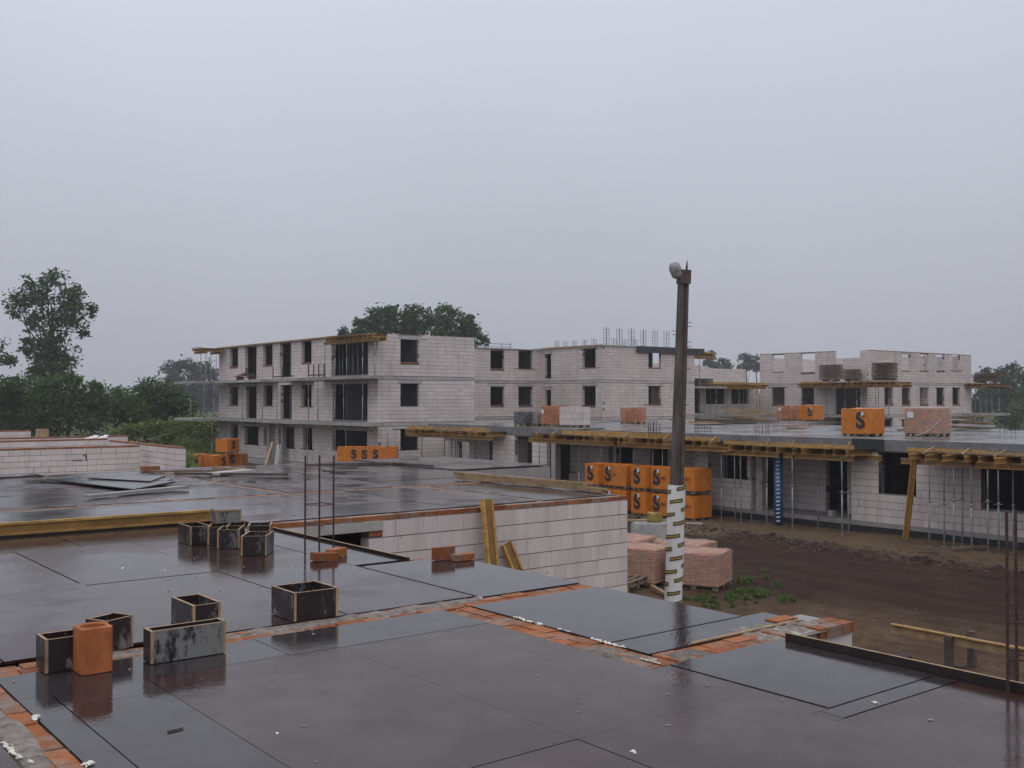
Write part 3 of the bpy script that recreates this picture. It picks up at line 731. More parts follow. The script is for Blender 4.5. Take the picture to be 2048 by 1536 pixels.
for k, (z0, z1, ys) in enumerate(((0, 2.72, (857, 901)), (2.98, 5.67, (767, 812)), (5.93, 8.6, (679, 727)))):
    wall(tb, bl, 'Y', TY, 1, TX + .245, TX1, z0, z1, [oY(801, 838.5, *ys)], seed=4 + k, sill='brick' if k == 2 else None)
    rect_part('rear_wall', 'interior_shade', tb, TX1 - .24, TX1 - .005, TY + .25, TY1, z0, z1)
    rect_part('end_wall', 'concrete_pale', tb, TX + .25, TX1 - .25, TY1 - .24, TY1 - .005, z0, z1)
    for yp in (60.7, 64.5, 69.0, 73.5, 77.6): rect_part('partition', 'interior_shade', tb, TX + .3, TX1 - .3, yp, yp + .12, z0, z1)
    rect_part('partition', 'interior_shade', tb, 37.2, 37.35, TY + .3, 60.6, z0, z1)
for z0, z1 in ((-.5, 0.0), (2.72, 2.98), (5.67, 5.93)):
    rect_part('floor_slab', 'concrete_pale', tb, TX + .012, TX1, TY + .012, TY1, z0 + .028, z1 - .022)
rect_part('roof_deck', 'concrete', tb, TX - .12, TX1, TY + 1.2, TY1 + .15, 8.605, 8.68)
rect_part('roof_edge_board', 'ply_edge', tb, TX - .15, TX - .123, TY + 5, TY1 + .1, 8.60, 8.70)
for px0, px1, zt in ((418, 522, 2.97), (508, 592, 2.97), (592, 768, 2.97), (418, 520, 5.92), (545, 592, 5.92), (610, 768, 5.92)):
    a = sorted((atX(px0, 800, 32.1).y, atX(px1, 800, 32.1).y))
    rect_part('balcony_slab', 'concrete', tb, 32.1 + (.1 if px0 == 508 else 0), TX - .004, max(a[0], 55.4), a[1] - (.15 if px0 < 510 else 0), zt - .2 - (.03 if px0 == 508 else 0), zt)
for zt in (2.96, 5.9): rect_part('balcony_slab', 'concrete', tb, 30.4, TX - .01, 79.2, 83.2, zt - .2, zt)
for px in (537, 565): # ground floor pillars
    c = atX(px + 6, 800, 33.3); rect_part('pillar', 'concrete', tb, 33.0, 33.3, c.y - .15, c.y + .15, -.5, 2.76)
bl.finish()
GP = 'steel props on the three-storey block'
for px in (650, 670, 679, 685, 693, 706, 716, 725, 749.5):
    x = 32.5 if px in (650, 670, 693, 725, 749.5) else 33.9
    prop(x, atX(px, 800, x).y, 5.93, 8.07 if x < 33 else 8.28, '%s steel prop from left in the top-floor corner opening of the block', GP, True)
for px in (670, 687.6, 725): prop(32.4, atX(px, 800, 32.4).y, 2.98, 5.7, '%s steel prop from left before the middle-floor corner opening', GP, True)
for px in (485, 525, 553.7, 617, 635.6): prop(32.35, atX(px, 800, 32.35).y, 2.98, 5.7, '%s thin steel prop from left along the middle-floor balconies', GP, True)
for px in (614.5, 670, 691): prop(32.4, atX(px, 880, 32.4).y, GZ, 2.76, '%s steel prop from left on the ground below the corner balcony', GP, True)
prop(atY(776, 800, 55.7).x, 55.7, GZ, 2.75, 'single steel prop at the right end of the lowest corner balcony', GP, True)
for px in (402, 412, 422, 432): prop(31.9, atX(px, 740, 31.9).y, 5.93, 8.13, '%s steel prop from left on the far-end upper balcony', GP, True)
for px in (382, 408, 428): prop(31.0, atX(px, 800, 31.0).y, 2.98, 5.68, '%s steel prop from left on the far-end lower balcony', GP, True)
prop(31.0, atX(424, 870, 31.0).y, GZ, 2.74, 'steel prop on the ground under the far-end balcony', GP, True)
formwork('roof_formwork', 'yellow timber formwork above the top-floor corner opening of the three-storey block', 33.45, atX(752, 676, 32.6).y, atX(648, 676, 32.6).y, 8.56, .85, 'roof formworks', edge=.08, stub=.2, seed=71, brace=False)
formwork('roof_formwork', 'small yellow timber formwork at the far end of the three-storey block', 33.3, 80.0, 81.9, 8.62, 1.7, 'roof formworks', edge=.08, stub=.2, seed=72, brace=False)
def frame_u(label, px0, px1, z):
    a, b = atX(px0, 750, 32.2).y, atX(px1, 750, 32.2).y; t = thing('balcony_barrier', label, 'barrier', (32.2, b, z), 'guard frames on the top-floor balconies')
    n = 4 if abs(a - b) > 2 else 2
    for k in range(n):
        y = a + (b - a) * k / (n - 1); MB().box(32.17, 32.23, y - .03, y + .03, z, z + .85).build('post', 'dark_timber', t)
    MB().box(32.18, 32.22, min(a, b), max(a, b), z + .08, z + .16).build('rail', 'dark_timber', t)
frame_u('dark guard frame with four posts beside the top-floor corner opening', 617, 648, 5.93)
frame_u('dark guard frame with two posts before the tall top-floor door', 546, 565, 5.93)
t = thing('timber_heap', 'heap of dark boards on the leftmost top-floor balcony', 'timber heap', (32.6, atX(495, 745, 32.6).y, 5.93))
y0 = atX(512, 745, 32.6).y; y1 = atX(474, 745, 32.6).y
for k in range(7):
    MB().beam((32.3 + .13 * (k % 4), y0 + .2 * k, 6.25 + .06 * (k // 2)), (32.35 + .12 * (k % 3), y1 - .25 * k, 6.22 + .07 * (k // 2)), .12, .05).build('board', 'plinth' if k % 2 else 'dark_timber', t)
for yy in (y0 + .6, y1 - .7): MB().box(32.25, 32.85, yy - .05, yy + .05, 5.93, 6.19).build('bearer', 'dark_timber', t)

# ================================================================== REAR CORNER BLOCK (behind the pole)
CXF, CYF, CYB = 55.8, 59.4, 66.8
cb = thing('apartment_block', 'white block shell with rebar cages on its roof, behind the concrete pole', 'building', (CXF, CYF, GZ))
bl = Blocks(cb, 220)
for k, (z0, z1, a, b, c, s) in enumerate(((0.0, 2.78, None, None, None, None), (3.05, 5.75, (773, 812), (780, 826), (772, 812), (772, 811)), (6.0, 8.65, (701, 739), (708, 757), (697, 737), (701, 737)))):
    o2 = [op(981, 1008.5, *a, 'Y', CYB), op(1037, 1065, *a, 'Y', CYB)] if a else []
    wall(cb, bl, 'Y', CYB, 1, 41.02, CXF + .2, z0, z1 - (.1 if k == 2 else 0), o2, seed=11 + k, sill='brick')
    o3 = [op(1090, 1102, *b, 'X', CXF), op(1165, 1191, *c, 'X', CXF)] if a else []
    wall(cb, bl, 'X', CXF, 1, CYF, CYB - .005, z0, z1, o3, seed=21 + k, sill='brick')
    o4 = [op(1297, 1322, *s, 'Y', CYF)] if a else []
    wall(cb, bl, 'Y', CYF, 1, CXF + .245, 66.5, z0, z1, o4, seed=31 + k, sill='brick')
    rect_part('rear_wall', 'interior_shade', cb, 41.0, 55.0, CYB + 7, CYB + 7.2, z0, z1)
    rect_part('rear_wall', 'interior_shade', cb, 55.3, 63.2, CYB + 1, CYB + 1.2, z0, z1)
    for xp in (44.6, 52.5): rect_part('partition', 'interior_shade', cb, xp, xp + .12, CYB + .3, CYB + 6.9, z0, z1)
    rect_part('partition', 'interior_shade', cb, 61.6, 61.75, CYF + .3, CYB, z0, z1)
for z0, z1 in ((2.78, 3.05), (5.75, 6.0)):
    rect_part('floor_slab', 'concrete_pale', cb, 41.03, CXF + .1, CYB + .012, CYB + 7.2, z0 + .03, z1 - .025)
    rect_part('floor_slab', 'concrete_pale', cb, CXF + .012, 66.5, CYF + .012, CYB + 1.1, z0 + .03, z1 - .025)
for z0, z1 in ((0, 2.77), (3.06, 5.74), (6.01, 8.5)): rect_part('partition', 'interior_shade', cb, 54.8, 54.95, CYB + .3, CYB + 6.9, z0, z1); rect_part('partition', 'interior_shade', cb, 49.3, 49.42, CYB + .3, CYB + 6.9, z0, z1)
rect_part('roof_slab', 'concrete', cb, 41.1, CXF - .1, CYB - .1, CYB + 7.2, 8.555, 8.63)
rect_part('roof_slab', 'concrete', cb, CXF - .08, 66.6, CYF - .08, CYB + 1.2, 8.655, 8.76)
rect_part('roof_edge_board', 'ply_edge', cb, CXF - .12, CXF - .085, CYF - .1, CYB - .2, 8.64, 8.78)
a = atY(1272, 690, CYF).x
rect_part('roof_edge_panel', 'tar', cb, a, 67.6, CYF - .16, CYF - .085, 8.25, 8.775)
bl.finish()
GCAGE = 'rebar cages on the rear roof'
cagem = {}
def cage(x, y, z, h, w, label, group, mat='thin_rod', rr=0.008, sp=.22, rz=None, zs=None):
    t = thing('rebar_cage', label, 'rebar cage', (x, y, z), group, random.uniform(-.1, .1) if rz is None else rz)
    k = (h, w, rr)
    if k not in cagem:
        st = MB(); zl_ = list(zs) if zs else [.12 + sp * i for i in range(int((h - .17) / sp) + 1)]
        for zz in zl_:
            for p, q in (((-w, -w), (w, -w)), ((w, -w), (w, w)), ((w, w), (-w, w)), ((-w, w), (-w, -w))): st.tube((*p, zz), (*q, zz + rr), rr * .5, n=5)
        cagem[k] = (MB().tube((0, 0, 0), (0, 0, h), rr, n=6).mesh('bar', mat), st.mesh('stirrups', mat))
    for dx, dy in ((-w, -w), (w, -w), (w, w), (-w, w)): lpart('bar', cagem[k][0], t, Matrix.Translation((dx, dy, 0)))
    lpart('stirrups', cagem[k][1], t); return t
for i, px in enumerate((1213, 1239, 1263, 1287, 1310, 1333)):
    p = atY(px, 690, CYF + .5); cage(p.x, p.y, 8.76, 1.45, .15, '%s tall thin rebar cage from left on the rear roof edge' % ORD[i], GCAGE, rr=.016)
for i, (px, Y) in enumerate(((1114, 67.3), (1131, 67.2), (1149, 66.2), (1169, 64.5), (1188, 63.0), (1228, 61.5), (1250, 61.8), (1270, 61.5))):
    p = atY(px, 690, Y); cage(p.x, p.y, 8.76, .75, .13, '%s short rebar cage from left on the rear roof' % ORD[i], GCAGE, rr=.013)
p = atY(1000, 688, CYB + .8); t = thing('guard_rail', 'thin metal rail lying on the lower rear roof, left', 'rail', (p.x, p.y, 8.63))
for zz in (.15, .4): MB().tube((p.x - 1.6, p.y, 8.63 + zz), (p.x + 1.2, p.y, 8.63 + zz), .03, n=6).build('rail', 'steel', t)
for dx in (-1.5, .2, 1.1): MB().tube((p.x + dx, p.y, 8.63), (p.x + dx, p.y, 9.2), .03, n=6).build('post', 'steel', t)

# ================================================================== LINK WING
lb_ = thing('link_wing', 'lower link wing with roofless parapet between pole and right-hand shell', 'building', (66.5, 64.8, GZ))
bl = Blocks(lb_, 120); LY = 64.8
wall(lb_, bl, 'Y', LY, 1, 66.75, 81.9, 3.05, 5.75, [op(1412, 1450, 777, 808, 'Y', LY), op(1463, 1497, 778, 808, 'Y', LY), op(1383, 1400, 777, 826, 'Y', LY)], seed=41)
wall(lb_, bl, 'Y', LY + 1.6, 1, 66.75, 81.9, 6.0, 7.45, [], seed=42)
wall(lb_, bl, 'X', 67.2, 1, LY + 1.9, 72, 6.0, 8.2, [], seed=43)
wall(lb_, bl, 'Y', 72.2, 1, 67.5, 82, 6.0, 8.05, [op(1440, 1452, 716, 730, 'Y', 72.2)], seed=44)
wall(lb_, bl, 'Y', LY, 1, 66.75, 81.9, 0, 2.78, [], seed=45)
for z0, z1 in ((2.78, 3.05), (5.75, 6.0)): rect_part('floor_slab', 'concrete_pale', lb_, 66.7, 81.9, LY + .012, 72.4, z0, z1)
rect_part('rear_wall', 'interior_shade', lb_, 66.8, 81.9, 71.8, 72.0, 0, 5.74)
rect_part('end_wall', 'interior_shade', lb_, 81.5, 81.7, LY + .3, 71.7, 0, 5.74)
rect_part('partition', 'interior_shade', lb_, 74.3, 74.5, LY + .3, 71.7, 3.06, 5.74)
bl.finish()
def formworkY(name, label, face, x0, x1, ztop, proj, group, step=0.6, stub=0.35, edge=0.2, seed=0):
    rg = random.Random(seed); t = thing(name, label, 'formwork', ((x0 + x1) / 2, face - proj, ztop - .7), group); yf = face - proj
    n = max(1, int((x1 - x0) / 2.4)); L = (x1 - x0) / n
    for i in range(n):
        a, b = x0 + i * L + .006, x0 + (i + 1) * L - .006
        MB().box(a, b, yf, yf + .03, ztop - edge, ztop).build('edge_board', 'yellow_timber', t)
        MB().box(a, b, yf + .035, face - .01, ztop - edge - .002, ztop - edge + .02).build('plywood_sheet', 'ply_brown', t)
    x = x0 + .1
    while x < x1:
        s = stub * rg.uniform(.4, 1.3)
        MB().hbeam((x, yf - s, ztop - edge - .105), (x, face, ztop - edge - .105)).build('joist', 'yellow_timber', t); x += step
    for j in range(2):
        y = yf + .12 + j * (proj - .4); q = x0 - .2
        while q < x1:
            e = min(x1 + .3, q + 3.3); MB().hbeam((q, y, ztop - edge - .31), (e, y, ztop - edge - .31)).build('ledger_beam', 'yellow_timber', t); q = e + .01
    return t
GF2 = 'far balcony formworks'
formworkY('balcony_formwork', 'long yellow balcony formwork on the link wing', LY, 67.0, 80.3, 6.05, 2.0, GF2, seed=5)
rect_part('balcony_slab', 'concrete', lb_, 66.9, 81.0, LY - 2.0, LY - .01, 2.8, 3.0)
for i, px in enumerate((1372, 1384, 1397, 1408, 1421, 1432, 1455, 1478, 1487, 1504, 1514)):
    Y = LY - (1.8 if i % 2 else .7); p = atY(px, 800, Y); prop(p.x, Y, 3.0, 5.42, '%s steel prop from left under the link wing formwork', 'props under the link wing formwork', True)
formworkY('roof_formwork', 'small yellow roof formwork jutting out right of the pole', 61.5, 66.9, 69.6, 8.55, 1.6, 'roof formworks', edge=.12, stub=.2, seed=6)
for i, px in enumerate((1377, 1399)):
    p = atY(px, 740, 60.4); prop(p.x, 60.4, 5.6, 8.05, '%s prop from left under the small roof formwork right of the pole', 'props under the small roof formwork', True)
rect_part('balcony_slab', 'concrete', lb_, 66.75, 71.0, 59.6, LY - 2.05, 5.4, 5.6)

# ================================================================== RIGHT REAR SHELL (roofless upper storey)
RX, RY = 82.0, 52.9
rb = thing('apartment_block', 'white shell with roofless top storey and narrow windows, right background', 'building', (RX, RY, GZ))
bl = Blocks(rb, 220)
o2 = [op(1543, 1569, 774, 810, 'X', RX), op(1602, 1628, 774, 810, 'X', RX)]
o3 = [op(1545, 1569, 710, 745, 'X', RX), op(1602, 1630, 707, 746, 'X', RX)]
narrow = ((1769, 1786), (1804, 1821), (1839.5, 1857), (1873, 1889), (1905, 1920))
for k, (z0, z1) in enumerate(((0, 2.8), (3.08, 5.8), (6.05, 8.85))):
    wall(rb, bl, 'X', RX, 1, 56.2, 64.75, z0, z1, (None, o2, o3)[k] or [], seed=51 + k, sill='brick' if k else None)
    no = [op(a, b, *((838, 856), (775, 810), (709, 743))[k], 'Y', RY) for a, b in (narrow[:5] if k < 2 else narrow[1:])]
    wall(rb, bl, 'Y', RY, 1, RX + .245, 100.3, z0, z1, no, seed=55 + k, sill='brick' if k else None)
    wall(rb, bl, 'X', RX, 1, RY, 53.6, z0, z1, [], seed=59 + k)
    wall(rb, bl, 'X', 83.8, 1, 53.2, 56.5, z0, z1 - (.55 if k == 2 else 0), [op(1684, 1731, 777, 828, 'X', 83.8)] if k == 1 else [], seed=62 + k)
    wall(rb, bl, 'Y', 64.4, 1, RX + .3, 99.9, z0, z1 - .3 * (k == 2), [], seed=66 + k)
    wall(rb, bl, 'X', 92.0, 1, RY + .3, 64.3, z0, z1 - .2, [], seed=70 + k)
    rect_part('end_wall', 'concrete_pale', rb, 100.05, 100.28, RY + .25, 64.3, z0, z1)
for z0, z1 in ((2.8, 3.08), (5.8, 6.05)): rect_part('floor_slab', 'concrete_pale', rb, RX + .012, 100.29, RY + .012, 64.7, z0 + .03, z1 - .025)
rect_part('wall_plate', 'ply_edge', rb, RX - .02, RX + .22, 56.2, 64.75, 8.855, 8.91); rect_part('wall_plate', 'ply_edge', rb, RX + .25, 100.3, RY - .02, RY + .2, 8.855, 8.91)
rect_part('balcony_slab', 'concrete', rb, 98.5, 104.5, 51.0, 57.5, 2.85, 3.05)
rect_part('balcony_slab', 'concrete', rb, 79.6, RX - .01, 52.0, 57.6, 2.85, 3.05)
bl.finish()
formwork('balcony_formwork', 'yellow balcony formwork carrying two beam stacks on the right rear shell', RX, atX(1797, 768, 79.8).y, 58.3, 6.1, 2.2, GF2, edge=.18, seed=81, brace=False)
formwork('balcony_formwork', 'yellow balcony formwork at the far right end of the rear shell', 104.3, 50.9, 57.3, 6.15, 5.2, GF2, edge=.18, seed=82, brace=False)
def stack(label, x, y, z, L, rows, cols, axis, group):
    t = thing('beam_stack', label, 'beam stack', (x, y, z), group); rg = random.Random(int(x * 7 + y))
    mb = MB()
    for r in range(rows):
        for c in range(cols):
            o = (c - cols / 2 + .5) * .115 + rg.uniform(-.01, .01); s = rg.uniform(-.06, .06); zz = z + .2 + r * .115
            p, q = ((x - L / 2 + s, y + o, zz), (x + L / 2 + s, y + o, zz)) if axis == 'X' else ((x + o, y - L / 2 + s, zz), (x + o, y + L / 2 + s, zz))
            mb.beam(p, q, .08, .085)
    b = mb.build('timber_beams', 'stack_timber', t); b['kind'] = 'stuff'
    for s in (-.3, .3):
        if axis == 'X': MB().box(x + s * L - .05, x + s * L + .05, y - cols * .06, y + cols * .06, z, z + .145).build('bearer', 'old_timber', t)
        else: MB().box(x - cols * .06, x + cols * .06, y + s * L - .05, y + s * L + .05, z, z + .145).build('bearer', 'old_timber', t)
    return t
GS = 'dark beam stacks on the far balcony formworks'
p = atX(1662, 760, 80.9); stack('dark beam stack on the left part of the twin-stack balcony', 80.9, p.y, 6.1, 1.9, 12, 8, 'Y', GS)
p = atX(1768, 760, 80.5); stack('dark beam stack with round ends on the right part of the twin-stack balcony', 80.6, p.y, 6.1, 1.5, 12, 14, 'X', GS)
p = atX(1704, 760, 81.3); stack('smaller dark beam stack between the two large ones on the twin-stack balcony', 81.3, p.y, 6.1, 1.3, 8, 8, 'Y', GS)
p = atX(1977, 763, 101.5); stack('dark beam stack on the far right end formwork', 101.5, p.y, 6.15, 2.2, 7, 12, 'Y', GS)
p = atY(1402, 757, 62.0); stack('loose dark board stack on the link wing balcony right of the pole', p.x, 62.0, 5.6, 2.0, 5, 10, 'X', GS)
for i, px in enumerate((1652, 1668, 1690, 1714, 1727, 1752, 1757, 1778)):
    x = 80.1 if i % 2 else 81.2; p = atX(px, 800, x); prop(x, p.y, 3.05, 5.5, '%s prop from left under the twin-stack balcony formwork', 'props under the twin-stack balcony', True)
for i, px in enumerate((1950, 1960, 1972, 1984, 1998)):
    x = 101.0; p = atX(px, 800, x); prop(x, p.y, 3.05, 5.55, '%s prop from left under the far right end formwork', 'props under the far right end formwork', True)

# ================================================================== LOW BUILDING ON THE RIGHT (grey wet slab)
LX = 34.0
lo = thing('low_building', 'single-storey white block building with wet grey slab roof on the right', 'building', (LX, 25, GZ))
bl = Blocks(lo, 300)
def yx(px, X=LX): return atX(px, 900, X).y
Ya, Yb, Yc, Yd, Ye = yx(1702), yx(1503), yx(1390), yx(1093), yx(985)
Z0, Z1, ZS = -0.1, 2.52, 2.95
wall(lo, bl, 'X', LX, 1, 7.0, Ya, Z0, Z1, [op(1757, 1832, 905, 990, 'X', LX), (10.5, op(1962, 1970, 932, 1006, 'X', LX)[1], 0.75, 2.2)], seed=91, headj=.008)
wall(lo, bl, 'X', LX + 1.7, 1, Ya - .2, Yb + .2, Z0, Z1, [op(1652, 1697, 922, 1032, 'X', LX + 1.7)], seed=92)
wall(lo, bl, 'Y', Ya, -1, LX + .25, LX + 1.68, Z0, Z1, [], seed=93)
wall(lo, bl, 'X', LX, 1, Yb, Yc, Z0, Z1, [op(1416, 1494, 903, 957, 'X', LX)], seed=94)
wall(lo, bl, 'X', LX + 1.7, 1, Yc - .2, Yd + .2, Z0, Z1, [op(1115, 1140, 885, 945, 'X', LX + 1.7), op(1232, 1268, 885, 945, 'X', LX + 1.7), op(1300, 1335, 885, 950, 'X', LX + 1.7)], seed=95)
wall(lo, bl, 'X', LX, 1, Yd, Ye, Z0, Z1, [op(1029, 1064, 873, 928, 'X', LX)], seed=96)
wall(lo, bl, 'X', LX + 2.4, 1, Ye - .1, 53.0, Z0, Z1, [op(869, 897, 880, 918, 'X', LX + 2.4), op(918, 938, 884, 918, 'X', LX + 2.4)], seed=97)
bl.finish()
rect_part('rear_wall', 'interior_shade', lo, 50.2, 50.4, 7.2, 52.8, Z0, Z1)
for yp in (14, 18.6, 22.3, 30.9, 36, 40.8, 48): rect_part('partition', 'interior_shade', lo, LX + 2.2, 49.9, yp, yp + .12, Z0, Z1)
rect_part('inner_wall', 'interior_shade', lo, 38.9, 39.1, 7.3, 52.6, Z0, Z1)
rect_part('ground_slab', 'plinth', lo, LX - .02, 50.5, 7.0, Ya + .02, Z0 - .16, Z0 - .002); rect_part('ground_slab', 'plinth', lo, LX - .021, 50.5, Ya + .03, 53.0, Z0 - .162, Z0 - .003)
rect_part('foundation', 'tar', lo, LX + .05, 50.4, 7.1, 52.9, GZ - .4, Z0 - .165)
rect_part('roof_slab', 'wet_slab', lo, LX + .0, 51.0, 6.5, Ye, Z1 + .02, ZS); rect_part('roof_slab', 'wet_slab', lo, LX + 1.5, 51.0, Ye + .01, 53.5, Z1 + .02, ZS - .004)
rect_part('slab_edge_panel', 'tar', lo, LX - .045, LX - .004, yx(1768), yx(1706), Z1 - .03, ZS + .01)
for px, m in ((1516, 'concrete'), (1398, 'plinth'), (1210, 'concrete'), (1105, 'concrete_pale')):
    y = yx(px); rect_part('pillar', m, lo, LX + .05, LX + .4, y - .17, y + .17, Z0, Z1)
GF = 'balcony formworks on the low building'
fw = [('balcony_formwork', 'nearest timber balcony formwork with protruding joist ends at the right picture edge', 11.0, yx(1815, 32.4), 1.6, 101, 2.86, dict(stub=.45)),
      ('balcony_formwork', 'timber balcony formwork with slanted struts above the blue tube', yx(1712, 32.8), yx(1450, 32.8), 1.3, 102, 2.93, dict(stub=.2, edge=.34)),
      ('balcony_formwork', 'short timber balcony formwork just right of the pole', yx(1440, 32.5), yx(1352, 32.5), 1.5, 103, 2.95, dict(stub=.3)),
      ('balcony_formwork', 'long timber balcony formwork left of the pole, above the orange packs', yx(1345, 32.2), yx(1062, 32.2), 1.8, 104, 2.97, dict(stub=.3)),
      ('balcony_formwork', 'leftmost timber balcony formwork of the low building, beside the three-storey block', yx(990, 33.2), yx(826, 33.2), 2.6, 105, 2.92, dict(stub=.3))]
for nm, lb, a, b, pr, sd, zt, kw in fw:
    formwork(nm, lb, LX - .02 if sd != 105 else LX + 1.4, a, b, zt, pr, GF, seed=sd, **kw)
GPR = 'steel props under the low building formworks'
def props_at(pxs, X, ztop, label):
    for i, px in enumerate(pxs):
        x = X + (0 if i % 2 == 0 else random.uniform(.0, 1.0)); p = atX(px, 980, x); prop(x, p.y, ground_z(x, p.y), ztop, label, GPR)
props_at((1858, 1888, 1907, 1924, 1943, 1975, 1997, 2026), 32.45, 2.31, '%s steel prop from left under the nearest balcony formwork')
props_at((1585, 1636, 1684, 1697), 32.75, 2.28, '%s steel prop from left between the blue tube and the dark slab edge')
props_at((1443, 1470, 1482, 1503, 1533), 32.8, 2.28, '%s steel prop from left between the orange packs and the blue tube')
props_at((1158, 1175, 1203, 1240, 1266, 1305, 1325, 1365), 32.5, 2.36, '%s steel prop from left behind the orange pack rows')
props_at((843, 890, 903, 912, 916, 950, 963, 1078), 33.6, 2.32, '%s steel prop from left at the leftmost balcony formwork')
# things on the wet slab
ZR = ZS + .002
def slab_pt(px, py): return atz(px, py, ZS)
GO = 'orange wrapped block packs'
p = slab_pt(1723, 874); orange_pack(p.x + .7, p.y + .4, ZR, 1.15, 1.2, 1.12, 'large orange wrapped block pack on the slab edge near the right', GO, ('X',), loff=-.28, ls=.62)
p = slab_pt(1622, 843); orange_pack(p.x + .5, p.y + .3, ZR, 1.1, 1.2, 1.1, 'smaller-looking orange wrapped block pack farther back on the slab', GO, ('X',), loff=-.25, ls=.55)
GBP = 'brick pallets on the slab'
p = slab_pt(1853, 874); brick_pack(p.x + .6, p.y + .3, ZR, 1.1, 1.35, 1.12, 'pink brick pallet with white cord on the slab at right', GBP)
t = thing('cord', 'white slack cord across the right brick pallet', 'cord', (p.x, p.y, ZR))
q0 = atX(1880, 838, p.x - .06); q1 = atX(1830, 870, p.x - .06); mb = MB(); prev = None
for k in range(13):
    u = k / 12; q = q0.lerp(q1, u); q.z -= .16 * math.sin(math.pi * u); q.x = p.x - .04 - .03 * u
    if prev is not None: mb.tube(prev, q, .014, n=5)
    prev = q
mb.build('strand', 'white_sheet', t)
p = slab_pt(1578, 842); brick_pack(p.x + .4, p.y + .3, ZR, 1.0, 1.3, 1.05, 'pink brick pallet touching the farther orange pack on the slab', GBP, film=False)
p = slab_pt(1264, 848); brick_pack(p.x + .4, p.y + .3, ZR, 1.0, 1.25, .98, 'small brick pallet alone on the slab left of the pole', GBP, film=False, paper=None)
p = slab_pt(1104, 853); brick_pack(p.x + .4, p.y + .3, ZR, 1.0, 1.1, 1.05, 'brick pallet with an orange sheet on top at the left slab end', GBP, film=False)
piece('top_sheet', 'orange_film', p.x - .1, p.x + .9, p.y - .25, p.y + .85, ZR + 1.06, ZR + 1.12, bpy.data.objects['brick_pallet' if False else [o.name for o in bpy.data.objects if o.name.startswith('brick_pallet')][-1]])
p = slab_pt(1146, 855); brick_pack(p.x + .4, p.y + .3, ZR, 1.0, 1.35, 1.08, 'pallet of white blocks at the left slab end', GBP, mat='block', film=False, paper=None, bl=.5, bh=.24)
p = slab_pt(1045, 852); brick_pack(p.x + .5, p.y + .3, ZR, 1.0, 1.0, .8, 'dark grey pallet of blocks at the left slab end', GBP, mat='grey_pack', film=False, paper=None, bl=.5, bh=.2)
p = slab_pt(1070, 852); brick_pack(p.x + .5, p.y + .2, ZR, 1.0, .75, .78, 'mid grey pallet of blocks between dark blocks and brick pallet', GBP, mat='plinth', film=False, paper=None, bl=.5, bh=.2)
def starter(label, px0, px1, py, n, h):
    a, b = slab_pt(px0, py), slab_pt(px1, py); t = thing('starter_bars', label, 'starter bars', ((a.x + b.x) / 2, (a.y + b.y) / 2, ZR), 'starter bars on the slab')
    for k in range(n):
        q = a.lerp(b, k / (n - 1)) + Vector((random.uniform(-.1, .1), random.uniform(-.05, .05), 0)); MB().tube((q.x, q.y, ZS), (q.x + random.uniform(-.03, .03), q.y, ZS + h * random.uniform(.75, 1.1)), .012, n=5).build('bar', 'rust', t)
starter('starter bars in a bucket-like clump left of the pole on the slab', 1293, 1318, 868, 7, .55)
starter('row of starter bars just right of the pole on the slab', 1392, 1421, 866, 7, .4)
starter('row of starter bars at the front slab edge above the block window', 1509, 1540, 868, 8, .42)
starter('starter bars behind the nearest formwork at far right', 2000, 2028, 868, 5, .4)
def plank(label, p, q, w, h, mat, name='plank', cat='plank', group=None):
    p, q = Vector(p), Vector(q); t = MB().beam(p, q, w, h).build(name, mat); tag(t, label, cat, group); return t
GPL = 'planks and sheets on the wet slab'
for lb, a, b, w, m in (('long thin dark sheet across the slab right of the pole', (1395, 851), (1505, 847), .5, 'ply_wet'), ('pale board lying behind the pole on the slab', (1290, 853), (1345, 856), .3, 'concrete'),
                       ('short brown plank in front of the farther orange pack', (1575, 857), (1612, 858), .12, 'old_timber'), ('thin plank left of the large orange pack', (1620, 849), (1680, 846), .2, 'dark_timber'),
                       ('dark plank between orange pack and right brick pallet', (1797, 861), (1815, 860), .15, 'dark_timber'), ('brown plank at the right end of the slab', (2020, 861), (2048, 860), .15, 'dark_timber'),
                       ('dark strip of board at the left front of the slab', (1160, 860), (1205, 858), .25, 'dark_timber'), ('grey board stack edge behind the small brick pallet', (1180, 846), (1240, 843), .5, 'plinth')):
    A, B = slab_pt(*a), slab_pt(*b); plank(lb, A + Vector((0, 0, .03)), B + Vector((0, 0, .03)), w, .05, m, group=GPL)
p = slab_pt(1925, 862); t = thing('board_heap', 'untidy heap of pale boards right of the right brick pallet', 'board heap', (p.x, p.y, ZR))
for k in range(9):
    a = random.uniform(-.4, .4); q = Vector((p.x + random.uniform(-.3, 1.2), p.y + random.uniform(-.6, .6), ZR + .04 + .08 * k)); d = Vector((math.sin(a), -math.cos(a), random.uniform(-.05, .05))) * 1.1
    MB().beam(q - d, q + d, .2, .06).build('board', ('concrete_pale', 'old_timber', 'tan_timber')[k % 3], t)
t = tag(MB().box(p.x + 6, p.x + 6.2, p.y - 9, p.y - 1, ZR, ZR + .35).build('kerb_upstand', 'block'), 'low white upstand along the rear slab edge at far right', 'upstand')
# sheets stacked below link wing
p = slab_pt(1410, 846); t = thing('board_heap', 'flat heap of yellow and grey boards on the slab below the link wing', 'board heap', (p.x + 1, p.y, ZR))
for k in range(10):
    q = Vector((p.x + random.uniform(-.6, 2.5), p.y + random.uniform(-3.0, 2.5), ZR + .05 + .09 * k)); d = Vector((random.uniform(-.3, .3), -1, 0)).normalized() * random.uniform(.9, 1.8)
    MB().beam(q - d, q + d, .25, .08).build('board', ('yellow_timber', 'old_timber', 'plinth')[k % 3], t)

